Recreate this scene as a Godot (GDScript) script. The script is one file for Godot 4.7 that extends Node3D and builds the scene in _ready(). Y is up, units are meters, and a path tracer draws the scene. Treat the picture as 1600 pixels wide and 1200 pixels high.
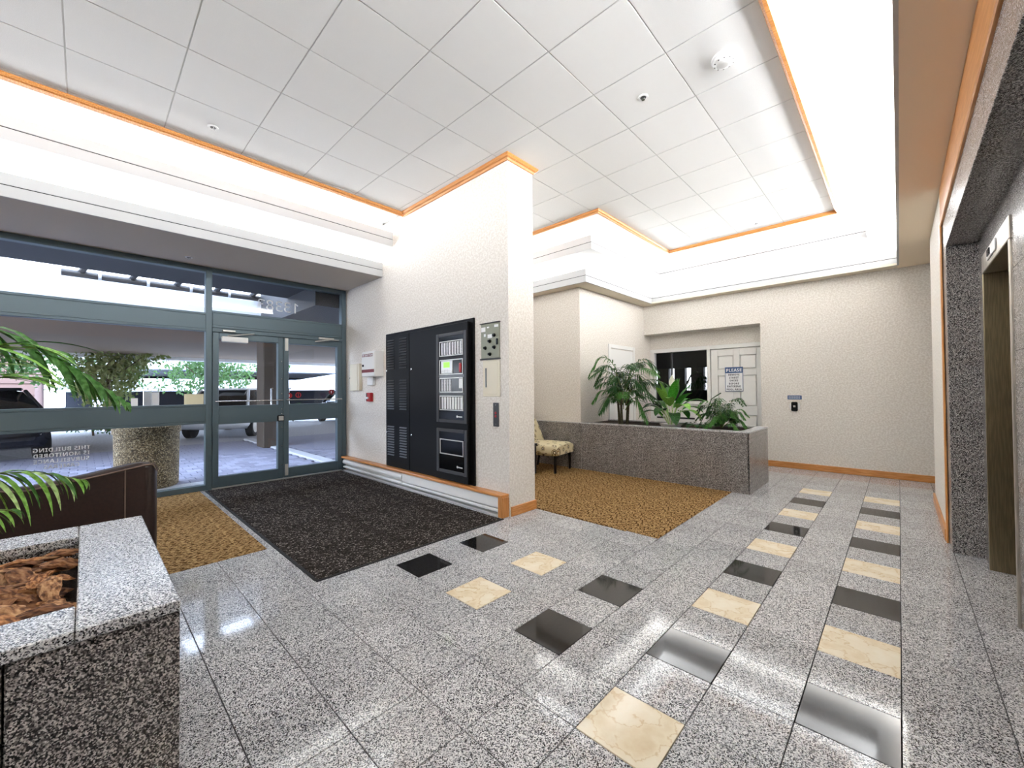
extends Node3D

const CAM := Vector3(0, 1.3112, 0)
const FOCAL := 635.56
const YAW := 0.7648
const PITCH := 0.0145
const ROLL := 0.0078
const T := 0.3048
const CH := 3.7716
var eye := Basis()
var rng := RandomNumberGenerator.new()
var taken := {}
var M := {}

class Geo:
	var v := PackedVector3Array()
	var n := PackedVector3Array()
	var c := PackedColorArray()
	var u := PackedVector2Array()
	var xf := Transform3D()
	var use_uv := false
	func tri(a: Vector3, b: Vector3, d: Vector3, out: Vector3) -> Geo:
		var k := (d - a).cross(b - a)
		if k.length_squared() < 1e-18:
			return self
		if k.dot(out) < 0:
			var t := b
			b = d
			d = t
			k = -k
		k = (xf.basis * k).normalized()
		v.append(xf * a)
		v.append(xf * b)
		v.append(xf * d)
		for i in 3:
			n.append(k)
			if use_uv:
				u.append(Vector2())
		return self
	func trin(a: Vector3, b: Vector3, d: Vector3, na: Vector3, nb: Vector3, nd: Vector3) -> void:
		var k := (d - a).cross(b - a)
		if k.length_squared() < 1e-18:
			return
		if k.dot(na + nb + nd) < 0:
			var t := b
			b = d
			d = t
			t = nb
			nb = nd
			nd = t
		for p in [a, b, d]:
			v.append(xf * p)
		for p in [na, nb, nd]:
			n.append((xf.basis * p).normalized())
			if use_uv:
				u.append(Vector2())
	func quad(a: Vector3, b: Vector3, d: Vector3, e: Vector3, out: Vector3) -> Geo:
		tri(a, b, d, out)
		tri(a, d, e, out)
		return self
	# a box between two corners, its edges chamfered by b
	func box(lo: Vector3, hi: Vector3, b := 0.0) -> Geo:
		var c0 := (lo + hi) / 2
		var h := (hi - lo).abs() / 2
		b = minf(b, minf(h.x, minf(h.y, h.z)) * 0.9)
		if b <= 0:
			for ax in 3:
				for s in [-1.0, 1.0]:
					var o := Vector3()
					o[ax] = s
					var p := []
					for q in [[-1, -1], [1, -1], [1, 1], [-1, 1]]:
						var w := Vector3()
						w[ax] = s * h[ax]
						w[(ax + 1) % 3] = q[0] * h[(ax + 1) % 3]
						w[(ax + 2) % 3] = q[1] * h[(ax + 2) % 3]
						p.append(c0 + w)
					quad(p[0], p[1], p[2], p[3], o)
			return self
		for ax in 3:
			var a1 := (ax + 1) % 3
			var a2 := (ax + 2) % 3
			for s in [-1.0, 1.0]:
				var o := Vector3()
				o[ax] = s
				var p := []
				for q in [[-1, -1], [1, -1], [1, 1], [-1, 1]]:
					var w := Vector3()
					w[ax] = s * h[ax]
					w[a1] = q[0] * (h[a1] - b)
					w[a2] = q[1] * (h[a2] - b)
					p.append(c0 + w)
				quad(p[0], p[1], p[2], p[3], o)
				for s2 in [-1.0, 1.0]:
					# edge between ax=s and a1=s2, running along a2
					var e := []
					for q in [-1.0, 1.0]:
						var w1 := Vector3()
						w1[ax] = s * h[ax]
						w1[a1] = s2 * (h[a1] - b)
						w1[a2] = q * (h[a2] - b)
						var w2 := Vector3()
						w2[ax] = s * (h[ax] - b)
						w2[a1] = s2 * h[a1]
						w2[a2] = q * (h[a2] - b)
						e.append(c0 + w1)
						e.append(c0 + w2)
					var oo := Vector3()
					oo[ax] = s
					oo[a1] = s2
					quad(e[0], e[1], e[3], e[2], oo)
		for sx in [-1.0, 1.0]:
			for sy in [-1.0, 1.0]:
				for sz in [-1.0, 1.0]:
					var s := Vector3(sx, sy, sz)
					var q := h - Vector3(b, b, b)
					tri(c0 + s * Vector3(h.x, q.y, q.z), c0 + s * Vector3(q.x, h.y, q.z), c0 + s * Vector3(q.x, q.y, h.z), s)
		return self
	func cbox(cen: Vector3, size: Vector3, b := 0.0) -> Geo:
		return box(cen - size / 2, cen + size / 2, b)
	# a round bar along a path; r a number or one per point
	func tube(path: Array, r, sides := 8, caps := true) -> Geo:
		var rings := []
		var nors := []
		var t0: Vector3 = (path[1] - path[0]).normalized()
		var ref := Vector3.UP if absf(t0.y) < 0.9 else Vector3.RIGHT
		var x := t0.cross(ref).normalized()
		for i in path.size():
			var t: Vector3 = (path[mini(i + 1, path.size() - 1)] - path[maxi(i - 1, 0)]).normalized()
			x = (x - t * x.dot(t)).normalized()
			var y := t.cross(x)
			var rr: float = r[i] if r is Array else r
			var ring := []
			var nn := []
			for k in sides:
				var a := TAU * k / sides
				var d := x * cos(a) + y * sin(a)
				ring.append(path[i] + d * rr)
				nn.append(d)
			rings.append(ring)
			nors.append(nn)
		for i in path.size() - 1:
			for k in sides:
				var j := (k + 1) % sides
				trin(rings[i][k], rings[i + 1][k], rings[i + 1][j], nors[i][k], nors[i + 1][k], nors[i + 1][j])
				trin(rings[i][k], rings[i + 1][j], rings[i][j], nors[i][k], nors[i + 1][j], nors[i][j])
		if caps:
			for e in [0, path.size() - 1]:
				var o: Vector3 = path[0] - path[1] if e == 0 else path[e] - path[e - 1]
				for k in range(1, sides - 1):
					tri(rings[e][0], rings[e][k], rings[e][k + 1], o)
		return self
	# a turned shape about the y axis: profile of (radius, y)
	func lathe(prof: Array, sides := 24, cen := Vector3()) -> Geo:
		for i in prof.size() - 1:
			var a: Vector2 = prof[i]
			var b: Vector2 = prof[i + 1]
			var d := (b - a).normalized()
			var nr := Vector2(d.y, -d.x)
			for k in sides:
				var t1 := TAU * k / sides
				var t2 := TAU * (k + 1) / sides
				var e1 := Vector3(cos(t1), 0, sin(t1))
				var e2 := Vector3(cos(t2), 0, sin(t2))
				var p1 := cen + e1 * a.x + Vector3(0, a.y, 0)
				var p2 := cen + e2 * a.x + Vector3(0, a.y, 0)
				var p3 := cen + e2 * b.x + Vector3(0, b.y, 0)
				var p4 := cen + e1 * b.x + Vector3(0, b.y, 0)
				var n1 := e1 * nr.x + Vector3(0, nr.y, 0)
				var n2 := e2 * nr.x + Vector3(0, nr.y, 0)
				trin(p1, p2, p3, n1, n2, n2)
				trin(p1, p3, p4, n1, n2, n1)
		return self
	# a polygon in x,y pulled from z0 to z1
	func prism(poly: PackedVector2Array, z0: float, z1: float) -> Geo:
		var ix := Geometry2D.triangulate_polygon(poly)
		for i in range(0, ix.size(), 3):
			for z in [z0, z1]:
				var o := Vector3(0, 0, 1 if (z == maxf(z0, z1)) else -1)
				tri(Vector3(poly[ix[i]].x, poly[ix[i]].y, z), Vector3(poly[ix[i + 1]].x, poly[ix[i + 1]].y, z), Vector3(poly[ix[i + 2]].x, poly[ix[i + 2]].y, z), o)
		var cw := Geometry2D.is_polygon_clockwise(poly)
		for i in poly.size():
			var a := poly[i]
			var b := poly[(i + 1) % poly.size()]
			var d := b - a
			var o := Vector3(d.y, -d.x, 0) * (1.0 if not cw else -1.0)
			quad(Vector3(a.x, a.y, z0), Vector3(b.x, b.y, z0), Vector3(b.x, b.y, z1), Vector3(a.x, a.y, z1), o)
		return self
	# a profile of (offset outward, y) carried along a level path of (x, z), mitred at its corners
	func sweep(path: Array, prof: Array) -> Geo:
		var dirs := []
		for i in path.size() - 1:
			dirs.append((path[i + 1] - path[i]).normalized())
		var secs := []
		for i in path.size():
			var d0: Vector2 = dirs[maxi(i - 1, 0)]
			var d1: Vector2 = dirs[mini(i, dirs.size() - 1)]
			var n0 := Vector2(d0.y, -d0.x)
			var n1 := Vector2(d1.y, -d1.x)
			var m := (n0 + n1) / (1.0 + n0.dot(n1))
			var s := []
			for p in prof:
				var q: Vector2 = path[i] + m * p.x
				s.append(Vector3(q.x, p.y, q.y))
			secs.append(s)
		for i in path.size() - 1:
			var cen := Vector3()
			for k in prof.size():
				cen += secs[i][k] + secs[i + 1][k]
			cen /= 2.0 * prof.size()
			for k in prof.size():
				var j := (k + 1) % prof.size()
				var pd: Vector2 = prof[j] - prof[k]
				var nn := Vector2(dirs[i].y, -dirs[i].x)
				var o := Vector3(nn.x * pd.y, -pd.x, nn.y * pd.y)
				var mid: Vector3 = (secs[i][k] + secs[i][j] + secs[i + 1][k] + secs[i + 1][j]) / 4.0
				if o.dot(mid - cen) < 0:
					o = -o
				quad(secs[i][k], secs[i][j], secs[i + 1][j], secs[i + 1][k], o)
		for e in [0, path.size() - 1]:
			var o2: Vector2 = -dirs[0] if e == 0 else dirs[dirs.size() - 1]
			var poly := PackedVector2Array(prof)
			var ix := Geometry2D.triangulate_polygon(poly)
			for i in range(0, ix.size(), 3):
				tri(secs[e][ix[i]], secs[e][ix[i + 1]], secs[e][ix[i + 2]], Vector3(o2.x, 0, o2.y))
		return self
	# a grid of points[i][j] as a smooth skin
	func skin(g: Array, close_j := false, flip := false) -> Geo:
		var ni := g.size()
		var nj: int = g[0].size()
		var nr := []
		for i in ni:
			var row := []
			for j in nj:
				var a: Vector3 = g[mini(i + 1, ni - 1)][j] - g[maxi(i - 1, 0)][j]
				var j1 := (j + 1) % nj if close_j else mini(j + 1, nj - 1)
				var j0 := (j - 1 + nj) % nj if close_j else maxi(j - 1, 0)
				var b: Vector3 = g[i][j1] - g[i][j0]
				var k := a.cross(b)
				if k.length_squared() < 1e-16:
					k = Vector3.UP
				row.append(k.normalized() * (-1.0 if flip else 1.0))
			nr.append(row)
		for i in ni - 1:
			for j in (nj if close_j else nj - 1):
				var q := (j + 1) % nj
				trin(g[i][j], g[i + 1][j], g[i + 1][q], nr[i][j], nr[i + 1][j], nr[i + 1][q])
				trin(g[i][j], g[i + 1][q], g[i][q], nr[i][j], nr[i + 1][q], nr[i][q])
		return self
	# a leaf blade: starts at p along d, bends down under its weight, folded along the midrib
	func blade(p: Vector3, d: Vector3, length: float, width: float, droop: float, fold := 0.25, segs := 7, tip := 0.75, up := Vector3.UP) -> Geo:
		var g := []
		var pos := p
		var dir := d.normalized()
		var step := length / segs
		for i in segs + 1:
			var t := float(i) / segs
			var w := width * 0.5 * pow(sin(PI * clampf(pow(t, tip) * 0.97 + 0.03, 0, 1)), 0.8) + 0.0004
			var side := dir.cross(up)
			side = side.normalized() if side.length() > 0.05 else dir.cross(Vector3.RIGHT).normalized()
			var nrm := side.cross(dir).normalized()
			g.append([pos - side * w + nrm * w * fold, pos, pos + side * w + nrm * w * fold])
			dir = (dir + Vector3.DOWN * droop / segs).normalized()
			pos += dir * step
		return skin(g, false, false)
	func mesh() -> ArrayMesh:
		var a := []
		a.resize(Mesh.ARRAY_MAX)
		a[Mesh.ARRAY_VERTEX] = v
		a[Mesh.ARRAY_NORMAL] = n
		if use_uv:
			a[Mesh.ARRAY_TEX_UV] = u
		var m := ArrayMesh.new()
		m.add_surface_from_arrays(Mesh.PRIMITIVE_TRIANGLES, a)
		return m

func bx(lo: Vector3, hi: Vector3, b := 0.0) -> ArrayMesh:
	return Geo.new().box(lo, hi, b).mesh()

func numbered(called: String) -> String:
	if not taken.has(called):
		taken[called] = 0
		return called
	taken[called] += 1
	return "%s_%03d" % [called, taken[called]]

func obj(called: String, mesh: Mesh, mat: Material, parent: Node3D = self) -> MeshInstance3D:
	var o := MeshInstance3D.new()
	o.name = numbered(called) if parent == self else called
	o.mesh = mesh
	o.material_override = mat
	parent.add_child(o, true)
	return o

func tag(o: Node3D, label: String, category: String, group := "", kind := "") -> Node3D:
	o.set_meta("label", label)
	o.set_meta("category", category)
	if group:
		o.set_meta("group", group)
	if kind:
		o.set_meta("kind", kind)
	return o

func thing(called: String, label: String, category: String, at := Vector3.ZERO, turn := 0.0, group := "", kind := "") -> Node3D:
	var o := Node3D.new()
	o.name = numbered(called)
	add_child(o)
	o.position = at
	o.rotation.y = turn
	tag(o, label, category, group, kind)
	return o

func struct(called: String, label: String, category: String) -> Node3D:
	return thing(called, label, category, Vector3.ZERO, 0.0, "", "structure")

func letters(called: String, s: String, h: float, at: Vector3, turn: float, mat: Material, parent: Node3D, depth := 0.002, bold := true) -> MeshInstance3D:
	var t := TextMesh.new()
	var f := SystemFont.new()
	f.font_names = PackedStringArray(["Droid Sans"])
	f.font_weight = 700 if bold else 400
	t.font = f
	t.text = s
	t.font_size = 64
	t.pixel_size = h / 46.0
	t.depth = depth
	t.curve_step = 4.0
	t.horizontal_alignment = HORIZONTAL_ALIGNMENT_CENTER
	t.vertical_alignment = VERTICAL_ALIGNMENT_CENTER
	var o := obj(called, t, mat, parent)
	o.position = at
	o.rotation.y = turn
	return o

func to_px(p: Vector3) -> Vector2:
	var q := eye.inverse() * (p - CAM)
	if q.z > -0.05:
		return Vector2(-9999, -9999)
	return Vector2(794.6 + FOCAL * q.x / -q.z, 600.0 - FOCAL * q.y / -q.z)

# ---------------------------------------------------------------- materials
func mat(called: String, color: Color, rough := 0.6, metal := 0.0) -> StandardMaterial3D:
	var m := StandardMaterial3D.new()
	m.resource_name = called
	m.albedo_color = color
	m.roughness = rough
	m.metallic = metal
	M[called] = m
	return m

func ramp(stops: Array, hard := false) -> Gradient:
	var g := Gradient.new()
	var o := PackedFloat32Array()
	var c := PackedColorArray()
	for s in stops:
		o.append(s[0])
		c.append(s[1])
	g.offsets = o
	g.colors = c
	if hard:
		g.interpolation_mode = Gradient.GRADIENT_INTERPOLATE_CONSTANT
	return g

func noise(type: int, freq: float, size := 512, color_ramp: Gradient = null, sd := 1, octaves := 3, warp := 0.0, cell_value := false) -> NoiseTexture2D:
	var f := FastNoiseLite.new()
	f.noise_type = type
	f.frequency = freq
	f.seed = sd
	f.fractal_octaves = octaves
	if type == FastNoiseLite.TYPE_CELLULAR:
		f.fractal_type = FastNoiseLite.FRACTAL_NONE
		f.cellular_return_type = FastNoiseLite.RETURN_CELL_VALUE if cell_value else FastNoiseLite.RETURN_DISTANCE
	if warp > 0:
		f.domain_warp_enabled = true
		f.domain_warp_amplitude = warp
		f.domain_warp_frequency = freq
	var t := NoiseTexture2D.new()
	t.width = size
	t.height = size
	t.seamless = true
	t.noise = f
	if color_ramp:
		t.color_ramp = color_ramp
	return t

func tri_map(m: StandardMaterial3D, tex: Texture2D, scale: Vector3, world := true) -> StandardMaterial3D:
	m.albedo_texture = tex
	m.uv1_triplanar = true
	m.uv1_world_triplanar = world
	m.uv1_scale = scale
	m.uv1_triplanar_sharpness = 8.0
	return m

func relief(m: StandardMaterial3D, tex: Texture2D, cm: float) -> void:
	m.heightmap_enabled = true
	m.heightmap_texture = tex
	m.heightmap_scale = cm

func g8(v: float, tint := Color(1, 1, 1)) -> Color:
	return Color(v * tint.r, v * tint.g, v * tint.b)

func c8(r: int, g: int, b: int) -> Color:
	return Color(r / 255.0, g / 255.0, b / 255.0)

func make_materials() -> void:
	var S := FastNoiseLite.TYPE_SIMPLEX_SMOOTH
	var CE := FastNoiseLite.TYPE_CELLULAR
	# granite: grains of light, mid and black mineral
	var gr := noise(CE, 0.17, 1024, ramp([[0.0, c8(24, 24, 27)], [0.15, c8(84, 84, 88)], [0.29, c8(154, 154, 157)], [0.43, c8(206, 206, 207)], [0.68, c8(236, 236, 235)]], true), 3, 1, 6.0, true)
	var gr2 := noise(CE, 0.15, 1024, ramp([[0.0, c8(24, 23, 24)], [0.24, c8(66, 62, 62)], [0.42, c8(118, 113, 110)], [0.62, c8(178, 171, 167)], [0.82, c8(216, 211, 206)]], true), 9, 1, 8.0, true)
	for k in 3:
		var m := mat("granite_%d" % k, g8([1.0, 0.975, 0.95][k]), 0.07)
		tri_map(m, gr, Vector3.ONE * 1.7)
		m.uv1_offset = Vector3(k * 0.37, k * 0.21, k * 0.55)
		m.metallic_specular = 0.5
	tri_map(mat("granite_panel", g8(1.0), 0.22), gr2, Vector3.ONE * 2.1)
	tri_map(mat("granite_cap", g8(1.0), 0.2), gr, Vector3.ONE * 2.1)
	M.granite_cap.metallic_specular = 0.45
	tri_map(mat("cream_marble", g8(1.0), 0.09), noise(S, 0.008, 512, ramp([[0.0, c8(226, 205, 168)], [0.44, c8(240, 226, 197)], [0.5, c8(219, 196, 156)], [0.54, c8(240, 227, 200)], [1.0, c8(246, 236, 214)]]), 5, 5, 30.0), Vector3.ONE * 1.4)
	tri_map(mat("black_tile", g8(1.0), 0.06), noise(S, 0.08, 256, ramp([[0.3, c8(30, 29, 29)], [0.7, c8(46, 44, 43)]]), 6, 3), Vector3.ONE * 2.0)
	mat("joint", c8(38, 36, 36), 0.9)
	# wallpaper
	var wp := noise(S, 0.05, 512, ramp([[0.3, c8(221, 214, 204)], [0.5, c8(230, 224, 215)], [0.7, c8(238, 233, 225)]]), 11, 4, 14.0)
	tri_map(mat("wallpaper", g8(1.0), 0.75), wp, Vector3.ONE * 1.3)
	relief(M.wallpaper, noise(S, 0.09, 512, null, 12, 3, 10.0), 0.25)
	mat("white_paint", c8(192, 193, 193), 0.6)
	mat("cove_white", c8(200, 200, 199), 0.7)
	mat("white_gloss", c8(238, 237, 233), 0.35)
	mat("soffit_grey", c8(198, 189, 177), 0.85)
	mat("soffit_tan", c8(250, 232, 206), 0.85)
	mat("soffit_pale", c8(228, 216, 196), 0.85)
	tri_map(mat("ceiling_tile", g8(1.0), 0.9), noise(S, 0.25, 512, ramp([[0.25, c8(232, 232, 230)], [0.5, c8(245, 245, 243)], [0.75, c8(249, 249, 248)]]), 21, 3), Vector3.ONE * 2.2)
	relief(M.ceiling_tile, noise(S, 0.3, 512, null, 22, 3), 0.1)
	mat("grid_white", c8(206, 205, 201), 0.5)
	mat("wall_inside", c8(200, 195, 186), 0.9)
	# wood in three grain directions
	var wt := noise(S, 0.03, 512, ramp([[0.2, c8(192, 124, 62)], [0.5, c8(208, 142, 78)], [0.8, c8(221, 160, 100)]]), 31, 4, 12.0)
	var along := {"x": Vector3(0.25, 5, 5), "y": Vector3(5, 0.25, 5), "z": Vector3(5, 5, 0.25)}
	for ax in along:
		var m := mat("wood_" + ax, g8(1.0), 0.32)
		tri_map(m, wt, along[ax])
	# carpet, mat
	var cp := noise(S, 0.028, 512, ramp([[0.30, c8(84, 58, 34)], [0.41, c8(138, 104, 64)], [0.48, c8(182, 147, 98)], [0.6, c8(214, 182, 132)], [0.72, c8(146, 110, 68)]]), 41, 2, 26.0)
	tri_map(mat("carpet", g8(1.0), 0.98), cp, Vector3(3.6, 1.6, 1.6))
	relief(M.carpet, noise(S, 0.12, 512, null, 42, 3), 0.7)
	M.carpet.metallic_specular = 0.1
	tri_map(mat("entry_mat", g8(1.0), 0.97), noise(CE, 0.16, 512, ramp([[0.0, c8(40, 36, 33)], [0.42, c8(56, 51, 48)], [0.72, c8(80, 74, 70)], [0.92, c8(146, 138, 131)]], true), 43, 1, 4.0, true), Vector3.ONE * 1.3)
	M.entry_mat.metallic_specular = 0.1
	mat("rubber", c8(26, 25, 25), 0.8)
	# metals
	tri_map(mat("frame_metal", c8(88, 106, 114), 0.42, 0.25), noise(S, 0.3, 256, ramp([[0.3, g8(0.9)], [0.7, g8(1.0)]]), 51), Vector3.ONE * 6.0)
	mat("groove_shade", c8(24, 27, 30), 0.7)  # near-black standing in for shade inside the fascia groove
	tri_map(mat("steel", c8(196, 188, 176), 0.32, 0.95), noise(S, 0.05, 256, ramp([[0.3, g8(0.86)], [0.7, g8(1.0)]]), 52), Vector3(8, 0.4, 8))
	tri_map(mat("bronze_steel", c8(150, 138, 112), 0.3, 0.95), noise(S, 0.05, 256, ramp([[0.3, g8(0.88)], [0.7, g8(1.0)]]), 53), Vector3(8, 0.4, 8))
	mat("chrome", c8(214, 214, 212), 0.18, 1.0)
	mat("dull_silver", c8(196, 194, 188), 0.4, 0.6)
	mat("grey_plate", c8(139, 140, 122), 0.5, 0.3)
	mat("black_metal", c8(9, 9, 10), 0.5)
	M.black_metal.metallic_specular = 0.3
	mat("black_gloss", c8(8, 8, 9), 0.16)
	M.black_gloss.metallic_specular = 0.3
	mat("dark_grey", c8(56, 56, 58), 0.5)
	mat("louver", c8(58, 59, 62), 0.5)
	mat("cream_plastic", c8(228, 220, 198), 0.5)
	mat("white_plastic", c8(238, 238, 236), 0.45)
	mat("red", c8(170, 24, 30), 0.4)
	mat("dark_red", c8(118, 22, 32), 0.5)
	mat("blue", c8(58, 92, 140), 0.5)
	mat("ink", c8(40, 48, 62), 0.6)
	mat("paper", c8(232, 226, 196), 0.8)
	mat("white_vinyl", c8(240, 242, 244), 0.6)
	var lcd := mat("lcd", c8(120, 190, 30), 0.3)
	lcd.emission_enabled = true
	lcd.emission = c8(120, 200, 20)
	lcd.emission_energy_multiplier = 0.6
	# glass
	for e in [["glass", c8(30, 32, 32), 0.14], ["clear_plastic", c8(220, 225, 228), 0.18], ["pool_glass", c8(20, 22, 24), 0.55]]:
		var m := mat(e[0], Color(e[1], e[2]), 0.02)
		m.transparency = BaseMaterial3D.TRANSPARENCY_ALPHA
	# seats
	tri_map(mat("leather", c8(44, 28, 22), 0.4), noise(S, 0.06, 256, ramp([[0.3, g8(0.85)], [0.7, g8(1.0)]]), 61), Vector3.ONE * 3.0)
	relief(M.leather, noise(CE, 0.12, 256, null, 62), 0.06)
	mat("leather_piping", c8(112, 92, 78), 0.4)
	mat("black_wood", c8(22, 18, 17), 0.3)
	tri_map(mat("ring_fabric", g8(1.0), 0.9), ring_cloth(), Vector3.ONE * 1.1, false)
	# plants and earth
	for e in [["leaf_bright", c8(134, 190, 82)], ["leaf_mid", c8(66, 118, 48)], ["leaf_dark", c8(44, 84, 38)], ["leaf_pale", c8(186, 220, 142)], ["leaf_lily", c8(66, 148, 44)], ["leaf_deep", c8(34, 74, 30)]]:
		var m := mat(e[0], g8(1.0), 0.48)
		m.metallic_specular = 0.3
		var b: Color = e[1]
		tri_map(m, noise(S, 0.04, 128, ramp([[0.25, b.darkened(0.22)], [0.5, b], [0.8, b.lightened(0.14)]]), 71), Vector3.ONE * 9.0)
		m.cull_mode = BaseMaterial3D.CULL_DISABLED
		m.backlight_enabled = true
		m.backlight = Color(0.1, 0.16, 0.04)
	mat("stem_green", c8(122, 140, 78), 0.5)
	tri_map(mat("cane", g8(1.0), 0.7), noise(S, 0.06, 128, ramp([[0.3, c8(58, 54, 36)], [0.7, c8(98, 92, 60)]]), 72), Vector3(4, 18, 4))
	mat("flower_white", c8(244, 242, 226), 0.5)
	tri_map(mat("soil", c8(74, 54, 38), 0.95), noise(S, 0.2, 256, ramp([[0.3, g8(0.5)], [0.7, g8(1.0)]]), 73), Vector3.ONE * 4.0)
	relief(M.soil, noise(S, 0.15, 256, null, 74), 1.0)
	var bk := noise(S, 0.03, 256, ramp([[0.2, c8(96, 60, 38)], [0.42, c8(152, 106, 70)], [0.6, c8(188, 140, 98)], [0.85, c8(216, 174, 130)]]), 75, 4, 10.0)
	for k in 4:
		var m := mat("bark_%d" % k, [g8(1.0), c8(255, 236, 214), c8(214, 200, 190), c8(168, 148, 136)][k], 0.85)
		tri_map(m, bk, Vector3(3, 9, 9), false)
		m.uv1_offset = Vector3(k * 0.3, k * 0.7, 0)
		relief(m, bk, 0.2)
	# outdoors
	var pv := noise(S, 0.12, 256, ramp([[0.3, c8(164, 166, 190)], [0.7, c8(196, 198, 218)]]), 81)
	for k in 3:
		tri_map(mat("paver_%d" % k, g8([1.0, 0.93, 0.87][k]), 0.8), pv, Vector3.ONE * 2.0)
	tri_map(mat("driveway", c8(206, 208, 216), 0.9), noise(S, 0.1, 256, ramp([[0.3, g8(0.85)], [0.7, g8(1.0)]]), 82), Vector3.ONE * 0.6)
	mat("paver_joint", c8(70, 70, 84), 0.95)
	tri_map(mat("aggregate", g8(1.0), 0.85), noise(CE, 0.14, 512, ramp([[0.0, c8(70, 58, 40)], [0.3, c8(112, 96, 68)], [0.6, c8(150, 132, 98)], [0.85, c8(196, 180, 146)]], true), 83, 1, 5.0, true), Vector3.ONE * 1.4)
	mat("canopy_soffit", c8(126, 106, 84), 0.85)
	mat("canopy_dark", c8(52, 54, 58), 0.7)
	mat("canopy_white", c8(232, 234, 236), 0.6)
	mat("pipe_grey", c8(66, 62, 60), 0.5)
	mat("concrete_white", c8(222, 226, 234), 0.8)
	mat("column_dark", c8(84, 74, 64), 0.7)
	mat("dark_gap", c8(40, 44, 52), 0.9)
	mat("brown_wall", c8(124, 98, 90), 0.8)
	mat("car_white", c8(226, 230, 234), 0.2)
	mat("car_dark", c8(30, 32, 38), 0.15)
	mat("car_glass", c8(18, 22, 28), 0.05)
	mat("tyre", c8(20, 20, 22), 0.8)
	mat("trunk", c8(82, 66, 50), 0.9)
	for e in [["tree_green", c8(62, 92, 50)], ["tree_olive", c8(110, 112, 66)], ["shrub_green", c8(50, 84, 60)]]:
		var m := mat(e[0], e[1], 0.7)
		m.cull_mode = BaseMaterial3D.CULL_DISABLED
		m.backlight_enabled = true
		m.backlight = Color(0.2, 0.3, 0.1)
	mat("pool_wall", c8(96, 92, 86), 0.9)
	mat("pool_dark", c8(54, 58, 60), 0.9)
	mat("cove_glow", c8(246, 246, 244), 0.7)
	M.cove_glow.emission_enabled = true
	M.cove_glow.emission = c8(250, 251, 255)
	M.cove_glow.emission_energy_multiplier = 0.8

# cream cloth printed with olive and brown rings
func ring_cloth() -> ImageTexture:
	var n := 384
	var im := Image.create(n, n, false, Image.FORMAT_RGB8)
	im.fill(c8(226, 214, 176))
	var r := RandomNumberGenerator.new()
	r.seed = 5
	var cols := [c8(44, 33, 22), c8(128, 102, 48), c8(84, 66, 34), c8(160, 132, 72)]
	var put := []
	var tries := 0
	while put.size() < 46 and tries < 4000:
		tries += 1
		var rad := r.randf_range(9, 42) if put.size() < 14 else r.randf_range(7, 18)
		var p := Vector2(r.randf() * n, r.randf() * n)
		var ok := true
		for q in put:
			var d: Vector2 = (p - q[0]).abs()
			d = Vector2(minf(d.x, n - d.x), minf(d.y, n - d.y))
			if d.length() < rad + q[1] + 2:
				ok = false
		if not ok:
			continue
		put.append([p, rad])
		var k := r.randi() % 4
		for y in range(int(p.y - rad) - 1, int(p.y + rad) + 2):
			for x in range(int(p.x - rad) - 1, int(p.x + rad) + 2):
				var f := Vector2(x, y).distance_to(p) / rad
				if f > 1.0:
					continue
				var c: Color = cols[k]
				if f < 0.78 and f > 0.6:
					c = c8(236, 226, 192)
				elif f <= 0.6 and f > 0.32:
					c = cols[(k + 1) % 4]
				elif f <= 0.32:
					c = c8(238, 228, 196)
				im.set_pixel(posmod(x, n), posmod(y, n), c)
	return ImageTexture.create_from_image(im)

func _ready() -> void:
	rng.seed = 7
	# ---- camera
	var right := Vector3(cos(YAW), 0, -sin(YAW))
	var fwd0 := Vector3(-sin(YAW), 0, -cos(YAW))
	var fwd := fwd0 * cos(PITCH) + Vector3.UP * sin(PITCH)
	var up := Vector3.UP * cos(PITCH) - fwd0 * sin(PITCH)
	eye = Basis(right * cos(ROLL) - up * sin(ROLL), right * sin(ROLL) + up * cos(ROLL), -fwd)
	var cam := Camera3D.new()
	cam.name = "camera"
	add_child(cam)
	cam.transform = Transform3D(eye, CAM)
	cam.set_frustum(0.05 * 1200.0 / FOCAL, Vector2(5.4 / FOCAL * 0.05, 0), 0.05, 300.0)
	cam.current = true
	var at := CameraAttributesPractical.new()
	cam.attributes = at
	# ---- sky, exposure
	var we := WorldEnvironment.new()
	we.name = "world_environment"
	var env := Environment.new()
	env.background_mode = Environment.BG_SKY
	var sky := Sky.new()
	var ps := ProceduralSkyMaterial.new()
	ps.sky_top_color = c8(186, 204, 232)
	ps.sky_horizon_color = c8(224, 232, 244)
	ps.ground_bottom_color = c8(120, 122, 128)
	ps.ground_horizon_color = c8(200, 206, 214)
	ps.sun_angle_max = 1.0
	sky.sky_material = ps
	env.sky = sky
	env.background_energy_multiplier = 9.0
	env.ambient_light_source = Environment.AMBIENT_SOURCE_DISABLED
	env.tonemap_mode = Environment.TONE_MAPPER_LINEAR
	env.tonemap_exposure = 1.92
	env.sdfgi_enabled = true
	env.ssao_enabled = true
	env.ssil_enabled = true
	we.environment = env
	add_child(we)
	# ---- the hidden strip lights of the two-tier cove: (from, to) along the ceiling edge
	for i in COVE.size() - 1:
		cove_light(COVE[i], COVE[i + 1], 0.594, 3.58, 0.34)
		cove_light(COVE[i], COVE[i + 1], 0.884, 3.195, 0.31)
	make_materials()
	build_shell()
	build_floor()
	build_ceiling()
	build_entrance()
	build_elevator()
	build_north_side()
	build_outside()
	build_partition_things()
	build_rugs()
	build_planters()
	build_seats()
	build_plants()
	build_small()

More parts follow.
